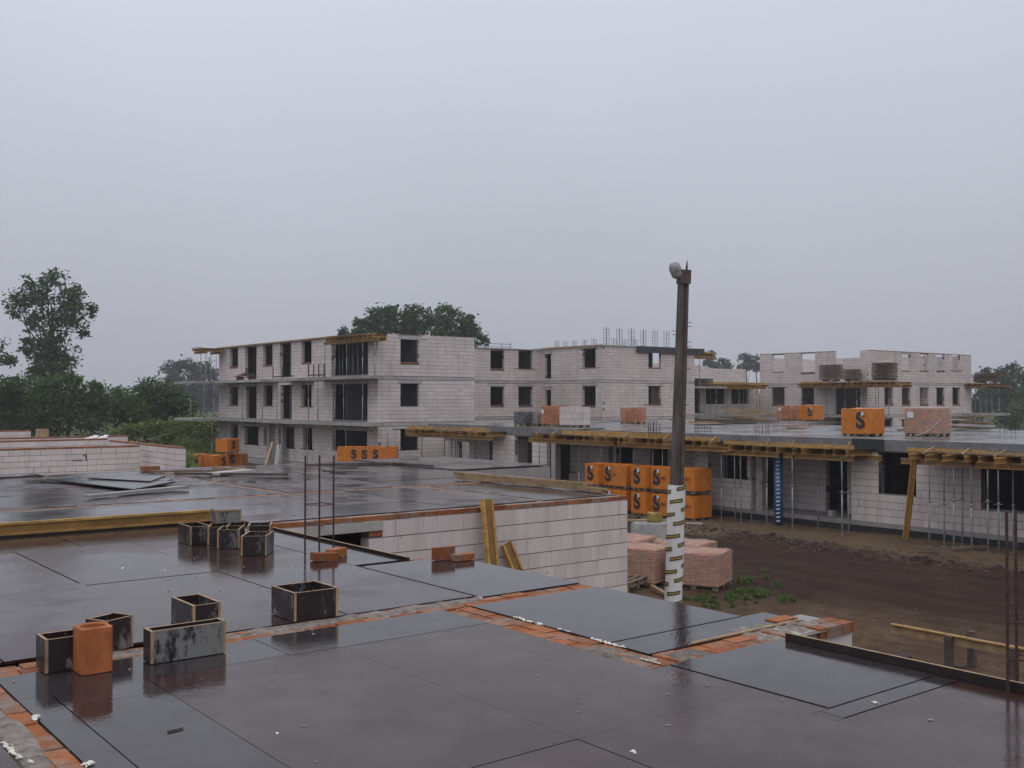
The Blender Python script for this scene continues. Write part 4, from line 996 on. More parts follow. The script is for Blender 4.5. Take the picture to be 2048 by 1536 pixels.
# ================================================================== UNROOFED WALLS (left)
ub = thing('unroofed_building', 'low unroofed white block walls with brick capping on the left', 'building', (12, 45, GZ))
bl = Blocks(ub, 260); ZT = 2.38
wall(ub, bl, 'Y', 45.0, 1, 3.0, 15.0, 0, ZT, [op(296, 312, 897, 912, 'Y', 45.0), op(166, 174, 912, 922, 'Y', 45.0)], seed=111, top=True, lint=False, headj=.012)
wall(ub, bl, 'X', 15.35, 1, 41.3, 50.5, 0, 2.42, [], seed=112, top=True)
wall(ub, bl, 'Y', 50.6, 1, 3.0, 15.3, 0, 2.5, [], seed=113, top=True)
wall(ub, bl, 'Y', 54.5, 1, 2.0, 17.5, 0, 2.5, [], seed=114, top=True)
wall(ub, bl, 'Y', 62.0, 1, 8.0, atY(62, 870, 62).x, 0, 2.65, [], seed=115, top=True)
bl.finish(); rect_part('floor_slab', 'plinth', ub, 2.0, 17, 41.4, 63, GZ - .1, -.003)
p = atY(84, 880, 56); tag(MB().box(p.x - .25, p.x + .25, 55.7, 56.2, GZ, p.z + .55).build('block_pillar', 'ply_edge'), 'short yellowish pillar standing up behind the unroofed walls', 'pillar')
p = atY(195, 880, 50.7); t = thing('crumpled_sheet', 'white crumpled sheet lying on the unroofed wall top', 'sheet', (p.x, 50.72, 2.57))
mb = MB()
for k in range(6): mb.beam((p.x - .5 + .15 * k, 50.66, 2.58), (p.x - .35 + .16 * k, 50.8, 2.62 + .05 * (k % 3)), .25, .03)
mb.build('sheet_folds', 'white_sheet', t)

# orange packs near the three-storey block
def pk(px, py, d, w, dd, h, z, label, letters=('X',), rz=0.0, loff=0.0, ls=.55):
    q = atD(px, py, d); return orange_pack(q.x, q.y, z, w, dd, h, label, GO, letters, rz, ls, loff, tagpaper=False)
zb = ground_z(20, 50)
pk(400, 900, 74, 1.2, 1.2, 1.05, GZ, 'leftmost orange block pack near the unroofed walls', loff=-.1, rz=.55)
pk(432, 900, 72.5, 1.2, 1.15, 1.05, GZ, 'front middle orange block pack, mostly plain, near the unroofed walls', letters=('Y',), loff=.2, rz=.3)
pk(472, 900, 75.5, 1.2, 1.3, 1.0, GZ, 'rightmost low orange block pack near the unroofed walls', letters=('X',), loff=.0, rz=.75)
pk(455, 900, 74.2, 1.15, 1.2, 1.05, GZ + 1.08, 'topmost orange block pack near the unroofed walls', letters=('Y',), loff=.0, rz=.35)
for i, (px, lb) in enumerate(((692, 'leftmost plain'), (712, 'second from left'), (733, 'middle'), (755, 'second from right'), (780, 'rightmost, half plain'))):
    for z, tx in ((GZ, 'lower-layer orange block pack behind the wet deck, under the %s one'), (GZ + 1.06, '%s orange block pack in the row behind the wet deck')):
        q = atD(px, 900, 62.0); orange_pack(q.x, q.y, z, 1.0, .9, 1.05, tx % lb, GO, ('X',) if i in (1, 2, 3) else (), .9, .5, .05, False)
# timber litter in front of the block
for i, (a, b, lb) in enumerate((((515, 918, 58), (575, 908, 60), 'crossed pale plank on the litter heap before the three-storey block, left'), ((540, 916, 57), (600, 909, 59), 'crossed pale plank on the litter heap before the three-storey block, middle'), ((560, 917, 56), (620, 911, 58), 'yellowish plank end on the litter heap before the three-storey block, right'))):
    A, B = atD(*a), atD(*b); A.z = GZ + .9 + .1 * i; B.z = A.z + .2; plank(lb, A, B, .2, .06, 'tan_timber', group='litter planks')
t = thing('earth_heap', 'small heap of earth and rubble before the three-storey block', 'earth heap', atD(545, 930, 59.0).xy.to_3d() + Vector((0, 0, GZ)))
v, f = [], []; n = 18
c0 = wm(t).translation
for j in range(n + 1):
    for i in range(n + 1):
        x, y = (i / n - .5) * 5, (j / n - .5) * 5; r = min(1, math.hypot(x, y) / 2.5)
        v.append((c0.x + x, c0.y + y, GZ - .05 + (1 - r) * 1.15 + .25 * (1 - r) * noise.noise(Vector((x * 2, y * 2, 4)))))
for j in range(n):
    for i in range(n): f.append((j * (n + 1) + i, j * (n + 1) + i + 1, (j + 1) * (n + 1) + i + 1, (j + 1) * (n + 1) + i))
me = bpy.data.meshes.new('mound'); me.from_pydata(v, [], f); me.materials.append(MATS['earth']); obj('mound', me, t)
for px0, px1, lb in ((523, 545, 'brown plank leaning on the ground-floor pillars of the three-storey block'),): 
    A, B = atD(px0, 918, 64), atD(px1, 884, 65.5); A.z = GZ + .1; plank(lb, A, B, .16, .05, 'tan_timber')
for k, (px0, px1) in enumerate(((545, 556), (550, 562), (548, 558))):
    A, B = atD(px0, 918, 63.5), atD(px1, 890, 65.2); A.z = GZ + .1; plank('%s grey steel tube from left leaning on the three-storey block' % ORD[k], A, B, .06, .06, 'steel', 'steel_tube', 'tube', 'tubes leaning on the block')

# ================================================================== YARD
# two rows of orange packs beside the pole
iv = ((34.2, 33.36), (33.32, 31.85), (31.55, 30.7), (30.66, 29.6), (29.56, 28.45))
nm = ('leftmost', 'second from left', 'middle', 'fourth from left', 'rightmost')
for i, (b, a) in enumerate(iv):
    xo = 31.05 + .25 * i + (-.25 if i > 1 else 0)
    for k, z in enumerate((ground_z(xo + .5, a) - .01, GZ + 1.06)):
        orange_pack(xo + .55, (a + b) / 2, z if k == 0 else max(z, GZ + 1.06), 1.1, b - a, 1.03, ('%s orange block pack of the lower row beside the pole' if k == 0 else '%s orange block pack of the upper row beside the pole') % nm[i], GO, ('X',), loff=(b - a) / 2 - .36, ls=.6, rz=random.uniform(-.02, .02))
# pole with white wrap
pb = atD(1346.5, 800, 20.0); pt_ = atD(1367.5, 541, 20.0); PB = Vector((pb.x, pb.y, GZ - .3)); low = atD(1346.5, 1195, 20.0)
ax = (pt_ - low); PB = low - ax * ((low.z - GZ + .3) / ax.z)
pole = thing('lamp_pole', 'grey leaning concrete pole with a lamp on top and white wrapping below', 'lamp pole', (PB.x, PB.y, GZ))
L = (pt_ - PB).length; q = Vector((0, 0, 1)).rotation_difference(ax.normalized()).to_matrix().to_4x4()
PM = Matrix.Translation(PB) @ q @ Matrix.Rotation(AZ - math.pi / 2 + .25, 4, 'Z')
def taper(mb, x0, x1, y0, y1, X0, X1, Y0, Y1, h0, h1):
    mb.quadbox([(x0, y0, h0), (x1, y0, h0), (x1, y1, h0), (x0, y1, h0), (X0, Y0, h1), (X1, Y0, h1), (X1, Y1, h1), (X0, Y1, h1)])
mb = MB(); w0, w1 = .136, .082
taper(mb, -w0, -w0 + .075, -.08, .08, -w1, -w1 + .06, -.08, .08, 0, L); taper(mb, w0 - .075, w0, -.08, .08, w1 - .06, w1, -.08, .08, 0, L)
taper(mb, -w0 + .07, w0 - .07, -.05, .05, -w1 + .05, w1 - .05, -.05, .05, 0, L - .01)
sh = obj('shaft', mb.mesh('shaft', 'pole_concrete'), pole, PM)
cap = MB().box(-.105, .115, -.10, .10, L - .26, L + .01); obj('top_clamp', cap.mesh('top_clamp', 'dark_timber'), pole, PM)
mb = MB(); mb.tube((.06, 0, L), (.06, 0, L + .09), .022, .02, 6); mb.tube((.06, 0, L + .09), (.065, 0, L + .2), .02, .006, 6); obj('top_spike', mb.mesh('top_spike', 'dark_timber'), pole, PM)
for k, (sx, zz) in enumerate(((1, 1.0), (1, 1.08), (1, 1.38), (1, 1.46), (-1, 1.18), (-1, 1.25), (1, 1.9), (-1, 1.62), (1, 2.6), (-1, 2.9))):
    obj('step_iron', MB().tube((sx * .07, 0, L - zz), (sx * .2, 0, L - zz), .007, n=5).mesh('step_iron', 'thin_rod'), pole, PM)
# lamp head: shade shell + neck
def lathe(prof, n=18):
    mb = MB(); 
    for r, z in prof:
        for k in range(n): t = 2 * math.pi * k / n; mb.v.append((r * math.cos(t), r * math.sin(t), z))
    for i in range(len(prof) - 1):
        for k in range(n): mb.f.append((i * n + k, i * n + (k + 1) % n, (i + 1) * n + (k + 1) % n, (i + 1) * n + k)); mb.m.append(0)
    return mb
lm = PM @ Matrix.Translation((-.17, -.02, L - .03)) @ Matrix.Rotation(-.35, 4, 'Y')
lamp = obj('lamp_head', lathe(((.0, .185), (.05, .18), (.09, .155), (.112, .10), (.118, .04), (.108, -.02), (.085, -.06))).mesh('lamp_head', 'lamp_glass', True), pole, lm)
obj('lamp_bowl', lathe(((.112, -.03), (.10, -.09), (.06, -.13), (.0, -.145))).mesh('lamp_bowl', 'concrete_pale', True), lamp, lm)
mb = MB(); mb.tube((-.13, -.02, L - .06), (-.08, 0, L - .2), .035, .03, 7); mb.tube((-.08, 0, L - .2), (-.02, 0, L - .24), .03, .03, 7); obj('bracket', mb.mesh('bracket', 'steel'), pole, PM)
# white wrap with yellow dashes
RW = .170; zt_ = (2.76 - PB.z) / ax.normalized().z
mb = MB(); n = 28; rows = 26
for j in range(rows + 1):
    for k in range(n):
        t = 2 * math.pi * k / n; z = .1 + (zt_ - .1) * j / rows
        r = RW + .010 * noise.noise(Vector((math.cos(t) * 1.5, math.sin(t) * 1.5, z * 2))); z2 = z + (.02 * noise.noise(Vector((k * .7, 0, 3))) if j == rows else 0)
        mb.v.append((r * math.cos(t), r * math.sin(t) * .95, z2))
for j in range(rows):
    for k in range(n): mb.f.append((j * n + k, j * n + (k + 1) % n, (j + 1) * n + (k + 1) % n, (j + 1) * n + k)); mb.m.append(0)
PW = Matrix.Translation(PB) @ q @ Matrix.Rotation(AZ - math.pi / 2, 4, 'Z')
wrap = obj('white_wrap', mb.mesh('white_wrap', 'white_sheet', True), pole, PW)
for x0, x1, y in ((585, 700, 200), (500, 530, 215), (525, 655, 330), (500, 575, 468), (640, 720, 435), (560, 720, 575), (490, 635, 710), (490, 555, 845), (615, 720, 818), (540, 675, 955), (490, 615, 1095), (665, 730, 1055), (590, 720, 1198), (490, 535, 1225), (525, 660, 1335), (600, 720, 1450)):
    zc = 4.4 - ((940 + y / 5.4875) - 800) / 103.25; zl = (zc - PB.z) / ax.normalized().z
    def ang(x): 
        u = max(-1.35, min(1.35, (x - 600) / 95.0)); return -math.pi / 2 + (math.asin(u) if abs(u) <= 1 else math.copysign(math.pi / 2 + (abs(u) - 1) * 1.4, u))
    def patch(a0, a1, hh, r):
        m_ = MB(); m = 8
        for k in range(m + 1):
            t = a0 + (a1 - a0) * k / m; zz = zl + (t + math.pi / 2) * .032
            for s in (-hh, hh): m_.v.append((r * math.cos(t), r * math.sin(t) * .95, zz + s)); 
            for s in (-hh, hh): m_.v.append(((r - .012) * math.cos(t), (r - .012) * math.sin(t) * .95, zz + s))
        for k in range(m):
            b = k * 4
            for f4 in ((b, b + 4, b + 5, b + 1), (b + 1, b + 5, b + 7, b + 3), (b + 4, b, b + 2, b + 6)): m_.f.append(f4); m_.m.append(0)
        return m_
    a0, a1 = ang(x0), ang(x1)
    s_ = obj('dash_border', patch(a0, a1, .036, RW + .010).mesh('dash_border', 'black_ink'), wrap, PW)
    obj('dash', patch(a0 + .08, a1 - .08, .017, RW + .014).mesh('dash', 'stripe_yellow'), wrap, PW)
# wrapped brick pallets behind the pole
GY = 'film-wrapped brick pallets in the yard'
brick_pack(20.75, 18.35, ground_z(20.75, 18.35), 1.25, 1.3, .92, 'film-wrapped brick pallet right of the pole in the yard', GY, rz=.42, paper='X')
brick_pack(21.5, 19.55, ground_z(21.5, 19.55), 1.2, 1.3, .98, 'film-wrapped brick pallet behind the one right of the pole', GY, rz=.3, paper=None)
brick_pack(20.0, 19.75, ground_z(20.0, 19.75), 1.25, 1.3, .98, 'film-wrapped brick pallet between the white wall corner and the pole', GY, rz=.35, paper='X')
brick_pack(20.8, 21.1, ground_z(20.8, 21.1), 1.3, 1.3, 1.02, 'film-wrapped brick pallet with peaked film behind the white wall corner', GY, rz=.2, paper=None)
for k in range(2):
    tag(obj('empty_pallet', pallet_mesh(1.2, .9), None, Matrix.Translation((18.9, 19.35, ground_z(18.9, 19.35) + .02 + .125 * k)) @ Matrix.Rotation(.3 + .06 * k, 4, 'Z')), ('lower' if k == 0 else 'upper') + ' empty wooden pallet beside the white wall corner', 'pallet', 'empty pallets in the yard')
A = atz(1303, 1172, GZ + .12); B = atz(1334, 1190, GZ + .08); plank('pale timber offcut lying at the foot of the pole', A, B, .09, .07, 'tan_timber')
# concrete well ring with a yellow bag
c = atz(1300, 1078, GZ); t = thing('well_ring', 'grey concrete well ring in the yard behind the brick pallets', 'well ring', (c.x + .5, c.y + .4, GZ))
mb = lathe(((.62, 0), (.62, .55), (.74, .56), (.76, .5), (.76, 0)), 28); lpart('ring', mb.mesh('ring', 'concrete', True), t)
t2 = thing('yellow_bag', 'crumpled yellow bag lying on the concrete well ring', 'bag', (c.x + .45, c.y + .2, GZ + .56))
v, f = soft_box(.42, .34, .36, 0, random.Random(4), 6, .05, .06); me = bpy.data.meshes.new('bag_body'); me.from_pydata(v, [], f); me.materials.append(MATS['stripe_yellow']); me.polygons.foreach_set('use_smooth', [True] * len(f)); lpart('bag_body', me, t2)
plank('pale board lying on the concrete well ring', (c.x - .4, c.y + 1.0, GZ + .6), (c.x + 1.2, c.y - .2, GZ + .6), .18, .05, 'tan_timber')
# leaning yellow beam, blue tube, barrier
q0 = atz(1811, 1083, GZ + .0); q1 = atX(1829, 917, 32.35)
t = MB().hbeam(q0 + Vector((0, 0, .08)), q1, up=(0, 1, 0)).build('leaning_beam', 'yellow_timber'); tag(t, 'yellow timber beam leaning against the nearest balcony formwork', 'timber beam')
c = atz(1557, 1043, GZ); tu = thing('column_tube', 'upright blue cardboard column tube with white print under the formwork', 'column tube', (33.4, atX(1557, 980, 33.4).y, GZ))
lpart('tube', lathe(((.16, 0), (.165, 0), (.165, 2.72), (.15, 2.72), (.15, 2.6)), 22).mesh('tube', 'blue_tube', True), tu)
for k in range(17):
    z = .12 + k * .155; m_ = MB(); a0, a1 = math.pi * 1.02, math.pi * 1.32
    for j in range(6):
        a = a0 + (a1 - a0) * j / 5
        for s in (0, .05): m_.v.append((.1685 * math.cos(a), .1685 * math.sin(a), z + s + .03 * j / 5))
        for s in (0, .05): m_.v.append((.160 * math.cos(a), .160 * math.sin(a), z + s + .03 * j / 5))
    for j in range(5): b = j * 4; m_.f.append((b, b + 4, b + 5, b + 1)); m_.m.append(0)
    lpart('print_band', m_.mesh('print_band', 'label_paper'), tu)
t = thing('batter_board', 'low timber barrier with yellow rail beside the near building, lower right', 'barrier', (17.9, 9, GZ))
yA, yB = atX(1782, 1262, 17.9).y, atX(2110, 1310, 17.9).y; zr = atX(1898, 1276, 17.9).z
MB().box(17.86, 17.9, yB, yA, zr - .1, zr + .05).build('rail', 'tan_timber', t); MB().box(17.82, 17.94, yB, yA - .02, zr + .052, zr + .075).build('cap_rail', 'yellow_timber', t)
for px in (1897, 2027): y = atX(px, 1300, 17.78).y; MB().box(17.74, 17.855, y - .06, y + .06, GZ - .1, zr + .06).build('post', 'dark_timber', t)
p = atX(1943, 1262, 18.4); tag(MB().box(18.35, 18.47, p.y - .06, p.y + .06, GZ - .1, p.z).build('timber_post', 'dark_timber'), 'dark post standing just behind the low timber barrier', 'post')
for i, (px, py, lb) in enumerate(((1810, 1315, 'dark clod left of the low barrier'), (1918, 1335, 'dark clod between the barrier posts'))):
    c = atz(px, py, GZ); v, f = soft_box(.2, .15, .09, 0, random.Random(i), 5, .03, .05); me = bpy.data.meshes.new('earth_clod'); me.from_pydata(v, [], f); me.materials.append(MATS['clod']); tag(obj('earth_clod', me, None, Matrix.Translation((c.x, c.y, ground_z(c.x, c.y) - .03))), lb, 'clod', 'clods by the barrier')
for i, (a, b, lb) in enumerate((((1832, 1096), (1880, 1100), 'thin dark plank on the mud before the leaning yellow beam'), ((1905, 1096), (1975, 1092), 'pale plank on the mud under the nearest formwork'), ((1340, 1046), (1405, 1047), 'pale board at the foot of the rightmost orange packs'))):
    A, B = atz(*a, GZ + .14), atz(*b, GZ + .14); plank(lb, A, B, .16, .04, ('dark_timber', 'old_timber', 'concrete_pale')[i])
tag(MB().box(*[v for v in (34.5, 34.75, yx(1664, 34.5), yx(1655, 34.5), Z0, Z0 + .22)]).build('loose_block', 'concrete'), 'single grey block standing before the dark loggia door', 'block')
gl_ = []
for px, py, sx, sy, n_ in ((1500, 1165, 26, 9, 22), (1520, 1188, 14, 6, 12), (1468, 1196, 16, 6, 12), (1440, 1208, 26, 5, 9), (1400, 1198, 22, 4, 8), (1560, 1200, 18, 6, 4)):
    for _ in range(n_):
        c = atz(px + rg.gauss(0, sx), py + rg.gauss(0, sy), GZ); c.z = ground_z(c.x, c.y) + .03; gl_.append((c, rg.uniform(.03, .13)))
stuff('grass', *leaf_cloud(gl_, .055, .9, rg, droop=.4), 'grass_blade', 'small green weed clumps growing beside the wrapped brick pallets', 'weeds')
mb = MB()
for k in range(420):
    x, y = rg.uniform(14, 33.5), rg.uniform(3, 40); s = rg.uniform(.012, .035) * (1.5 if abs(x - 30.2) < 1.2 else .8); z = ground_z(x, y); a = rg.uniform(0, 3)
    d = Vector((math.cos(a), math.sin(a), rg.uniform(-.3, .3))) * s; mb.beam((x - d.x, y - d.y, z - d.z + s * .4), (x + d.x, y + d.y, z + d.z + s * .4), s * 1.3, s * .9)
o = mb.build('rubble', 'gravel'); o['kind'] = 'stuff'; o['label'] = 'small stones and crumbs strewn over the muddy yard'; o['category'] = 'rubble'
mb = MB()
def chunk(x, y, z, sx, sy, sz, a):
    b0 = len(mb.v); c_, s_ = math.cos(a), math.sin(a)
    for dx, dy, dz in ((1, 0, 0), (0, 1, .1), (-1, 0, 0), (0, -1, -.1), (.2, .1, 1), (.3, .8, .6), (-.5, -.4, .8)):
        dx, dy = dx * sx * rg.uniform(.7, 1.2), dy * sy * rg.uniform(.7, 1.2); mb.v.append((x + dx * c_ - dy * s_, y + dx * s_ + dy * c_, z + dz * sz))
    for f3 in ((0, 1, 5), (1, 2, 5), (2, 6, 5), (2, 3, 6), (3, 0, 6), (0, 4, 6), (0, 5, 4), (5, 6, 4)): mb.f.append(tuple(b0 + i for i in f3)); mb.m.append(0)
for k in range(6500):
    y = rg.uniform(3, 42); x = 29.2 + rg.gauss(0, .75) - .8 * math.sin(y * .13)
    if rg.random() < .3: x, y = rg.uniform(14, 33), rg.uniform(2, 40)
    w = rg.uniform(.02, .11) * (1 if 28 < x < 31 else .5); chunk(x, y, ground_z(x, y) - .01, w, w * .8, w * .55, rg.uniform(0, 6))
o = mb.build('clods', 'clod'); o['kind'] = 'stuff'; o['label'] = 'loose earth clods along the edge of the muddy road'; o['category'] = 'clods'

# ================================================================== FAR DECK BUILDING
ZF = 2.70
fb = thing('deck_building', 'unfinished building with a white block end wall and wet plywood deck, mid distance', 'building', (10, 13.2, GZ))
bl = Blocks(fb, 300)
WY = 13.2
wall(fb, bl, 'Y', WY, 1, 6.1, 13.0, .12, 2.62, [(6.72, 7.72, .12, 2.48), (6.72, 7.95, 2.4801, 2.6199)], lint=False, seed=121, bed=.014, headj=.003, BL=.25)
rect_part('lintel', 'concrete', fb, 6.72, 7.945, WY - .03, WY + .2, 2.48, 2.615)
rect_part('brick', 'brick', fb, 7.72, 7.94, WY - .004, WY + .12, 2.40, 2.475)
wall(fb, bl, 'X', 12.76, 1, WY + .25, 16.5, .12, 2.62, [], seed=122)
wall(fb, bl, 'Y', 16.55, 1, 13.02, 14.5, .12, 2.62, [], seed=123)
wall(fb, bl, 'X', 14.26, 1, 16.8, 20.4, .12, 2.62, [], seed=124)
bl.finish()
rect_part('plinth_wall', 'plinth', fb, 6.1, 13.0, WY + .01, WY + .23, GZ - .2, .115)
rect_part('inner_wall', 'interior_shade', fb, 6.2, 12.6, 15.4, 15.6, GZ, 2.6)
x = 6.1; k = 0
while x < 13.0:
    e = min(13.0, x + .262); rect_part('brick', 'brick', fb, x + .006, e - .006, WY + rgj if (rgj := random.uniform(-.006, .006)) else WY, WY + .115, 2.628, 2.695 + random.uniform(-.004, .003)); x = e
rect_part('mortar_bed', 'concrete_pale', fb, 6.1, 13.0, WY + .012, WY + .24, 2.615, 2.682)
y = 16.5
for k in range(5): rect_part('brick', 'brick', fb, 13.2 + .26 * k, 13.455 + .26 * k, 16.54, 16.66, 2.625, 2.692)
def sheets(par, x0, x1, y0, y1, z, sx=1.25, sy=2.5, mat=None, rg=random.Random(77), gap=.003, ox=0.0, oy=0.0):
    xs_ = [x0]; v = x0 + (ox or sx)
    while v < x1 - .2: xs_.append(v); v += sx
    xs_.append(x1); 
    for a, b in zip(xs_, xs_[1:]):
        ys_ = [y0]; v = y0 + (oy or sy) 
        while v < y1 - .2: ys_.append(v); v += sy
        ys_.append(y1)
        for c, d in zip(ys_, ys_[1:]):
            m = mat or ('ply_wet' if rg.random() < .2 else 'ply_damp'); j = rg.uniform(-.0025, .0025)
            piece('plywood_sheet', m, a + gap / 2, b - gap / 2, c + gap / 2, d - gap / 2, z - .021 + j, z + j, par)
def brick_strip(par, x0, x1, y0, y1, z, axis, rg=random.Random(5), L=.25, wd=.122, mat='brick'):
    n = max(1, int(round(((y1 - y0) if axis == 'X' else (x1 - x0)) / wd))); W_ = ((y1 - y0) if axis == 'X' else (x1 - x0)) / n
    for r in range(n):
        a = (x0 if axis == 'X' else y0) - rg.uniform(0, .2); end = x1 if axis == 'X' else y1; s0 = x0 if axis == 'X' else y0
        while a < end:
            p, q = max(a, s0) + .006, min(a + L, end) - .006
            if q - p > .04:
                j = rg.uniform(-.006, .004); c = (x0 if axis != 'X' else y0) + r * W_
                if axis == 'X': piece('brick', mat, p, q, c + .005, c + W_ - .005, z - .065, z + j, par)
                else: piece('brick', mat, c + .005, c + W_ - .005, p, q, z - .065, z + j, par)
            a += L + rg.uniform(-.01, .02)
    piece('mortar_bed', 'concrete', x0, x1, y0, y1, z - .075, z - .016, par)
sheets(fb, 2.0, 6.02, 14.36, 17.08, ZF); sheets(fb, 6.03, 11.12, 13.46, 17.08, ZF, ox=.9, oy=1.3); sheets(fb, 11.30, 13.0, 13.46, 16.95, ZF)
sheets(fb, 2.0, 8.32, 17.36, 24.9, ZF, ox=2.33, sx=2.5, sy=1.25); sheets(fb, 8.52, 14.4, 17.36, 25.4, ZF, sx=2.5, sy=1.25); sheets(fb, 14.41, 17.4, 20.5, 25.5, ZF + .02, mat='ply_damp')
sheets(fb, 13.1, 14.45, 16.9, 20.4, ZF)
piece('plywood_sheet', 'ply_wet', 4.2, 6.0, 24.4, 24.98, ZF + .004, ZF + .03, fb)
for a in ((3.0, 13.05, 17.12, 17.33, 'X'), (11.14, 11.28, 13.46, 17.08, 'Y'), (8.34, 8.50, 17.36, 24.2, 'Y')): brick_strip(fb, *a[:4], ZF - .004, a[4], mat='brick_dusty')
for b in ((2.0, 17.2, 25.45, 25.65), (14.3, 17.35, 20.45, 20.65)): rect_part('outer_wall', 'plinth', fb, *b, GZ, ZF - .03)
rect_part('outer_wall', 'concrete_pale', fb, 17.1, 17.3, 20.7, 25.4, GZ, ZF - .03)
for xx in (3, 8.3, 11.1): rect_part('support_wall', 'mortar', fb, xx, xx + .2, 17.4, 25.3, GZ, ZF - .09)
for a, b, lb in ((4.0, 12.5, 'thin dark seam batten'),): pass
A, B = atz(785, 926, ZF + .03), atz(866, 932, ZF + .03); plank('dark batten on the far deck corner, sloping right', A, B, .07, .05, 'dark_timber', 'batten', 'batten', 'dark battens on the far deck')
A, B = atz(610, 930, ZF + .03), atz(780, 926, ZF + .03); plank('dark batten along the back of the far deck', A, B, .07, .05, 'dark_timber', 'batten', 'batten', 'dark battens on the far deck')
A, B = atz(645, 941, ZF + .02), atz(690, 946, ZF + .02); plank('short dark stick on the far deck right of the rebar cage', A, B, .04, .03, 'dark_timber', 'stick', 'stick')
GI = 'timber beams on the far deck'
for k, (xo, yo) in enumerate(((0, 0), (.10, -.25))):
    t = MB().hbeam((12.75 + xo, 18.0 - yo, ZF + .055 + .06 * k), (12.95 + xo, 13.75 - yo * 2, ZF + .06 + .06 * k), up=(1, 0, 0), sc=.82).build('timber_beam', 'tan_timber'); tag(t, ('left' if k == 0 else 'right') + ' brown timber beam of the pair lying on the far deck corner', 'timber beam', GI)
t = MB().hbeam((1.5, 14.36, ZF + .06), (5.75, 14.24, ZF + .06), sc=.8).build('timber_beam', 'yellow_timber'); tag(t, 'long yellow timber beam along the step between the two decks', 'timber beam', GI)
# loose sheets and planks on the far deck
t = thing('sheet_pile', 'small pile of wet tilted plywood sheets on the far deck, left', 'sheet pile', (6.7, 22, ZF))
for k, (pts) in enumerate((((80, 963), (270, 975), (345, 960), (165, 952)), ((110, 960), (268, 978), (350, 964), (200, 952)), ((175, 955), (300, 962), (330, 953), (240, 948)))):
    z0 = ZF + .03 + .035 * k; w = [atz(x, y, z0) for x, y in pts]
    mb = MB(); mb.quadbox([p - Vector((0, 0, .02)) for p in w] + [p + Vector((0, 0, .0 + .02 * (i == 2))) for i, p in enumerate(w)]); mb.build('plywood_sheet', 'ply_wet', t)
GQ = 'loose boards on the far deck'
for a, b, w, h, m, lb in (((172, 993), (370, 974), .22, .05, 'concrete', 'pale grey plank on the far deck before the sheet pile'), ((350, 947), (575, 949), .10, .05, 'dark_timber', 'long dark board across the back of the far deck'),
                          ((425, 948), (500, 941), .35, .06, 'concrete_pale', 'pale metal sheet lying over the long dark board'), ((430, 936), (500, 941), .14, .06, 'tan_timber', 'tan plank ending at the pale metal sheet'), ((300, 943), (440, 941), .12, .05, 'old_timber', 'brown plank behind the unroofed wall corner on the far deck')):
    A, B = atz(*a, ZF + .05), atz(*b, ZF + .05); plank(lb, A, B, w, h, m, 'board', 'board', GQ)
c = atz(284, 943, ZF); tag(piece('brick', 'brick', c.x, c.x + .4, c.y - .1, c.y + .12, ZF + .005, ZF + .12, None), 'single red brick on the far deck beside the unroofed wall', 'brick')

# ================================================================== NEAR DECK BUILDING
ZD = 2.65
nb = thing('deck_building', 'foreground building with rain-wet brown plywood deck and brick wall tops', 'building', (3.5, 5, GZ))
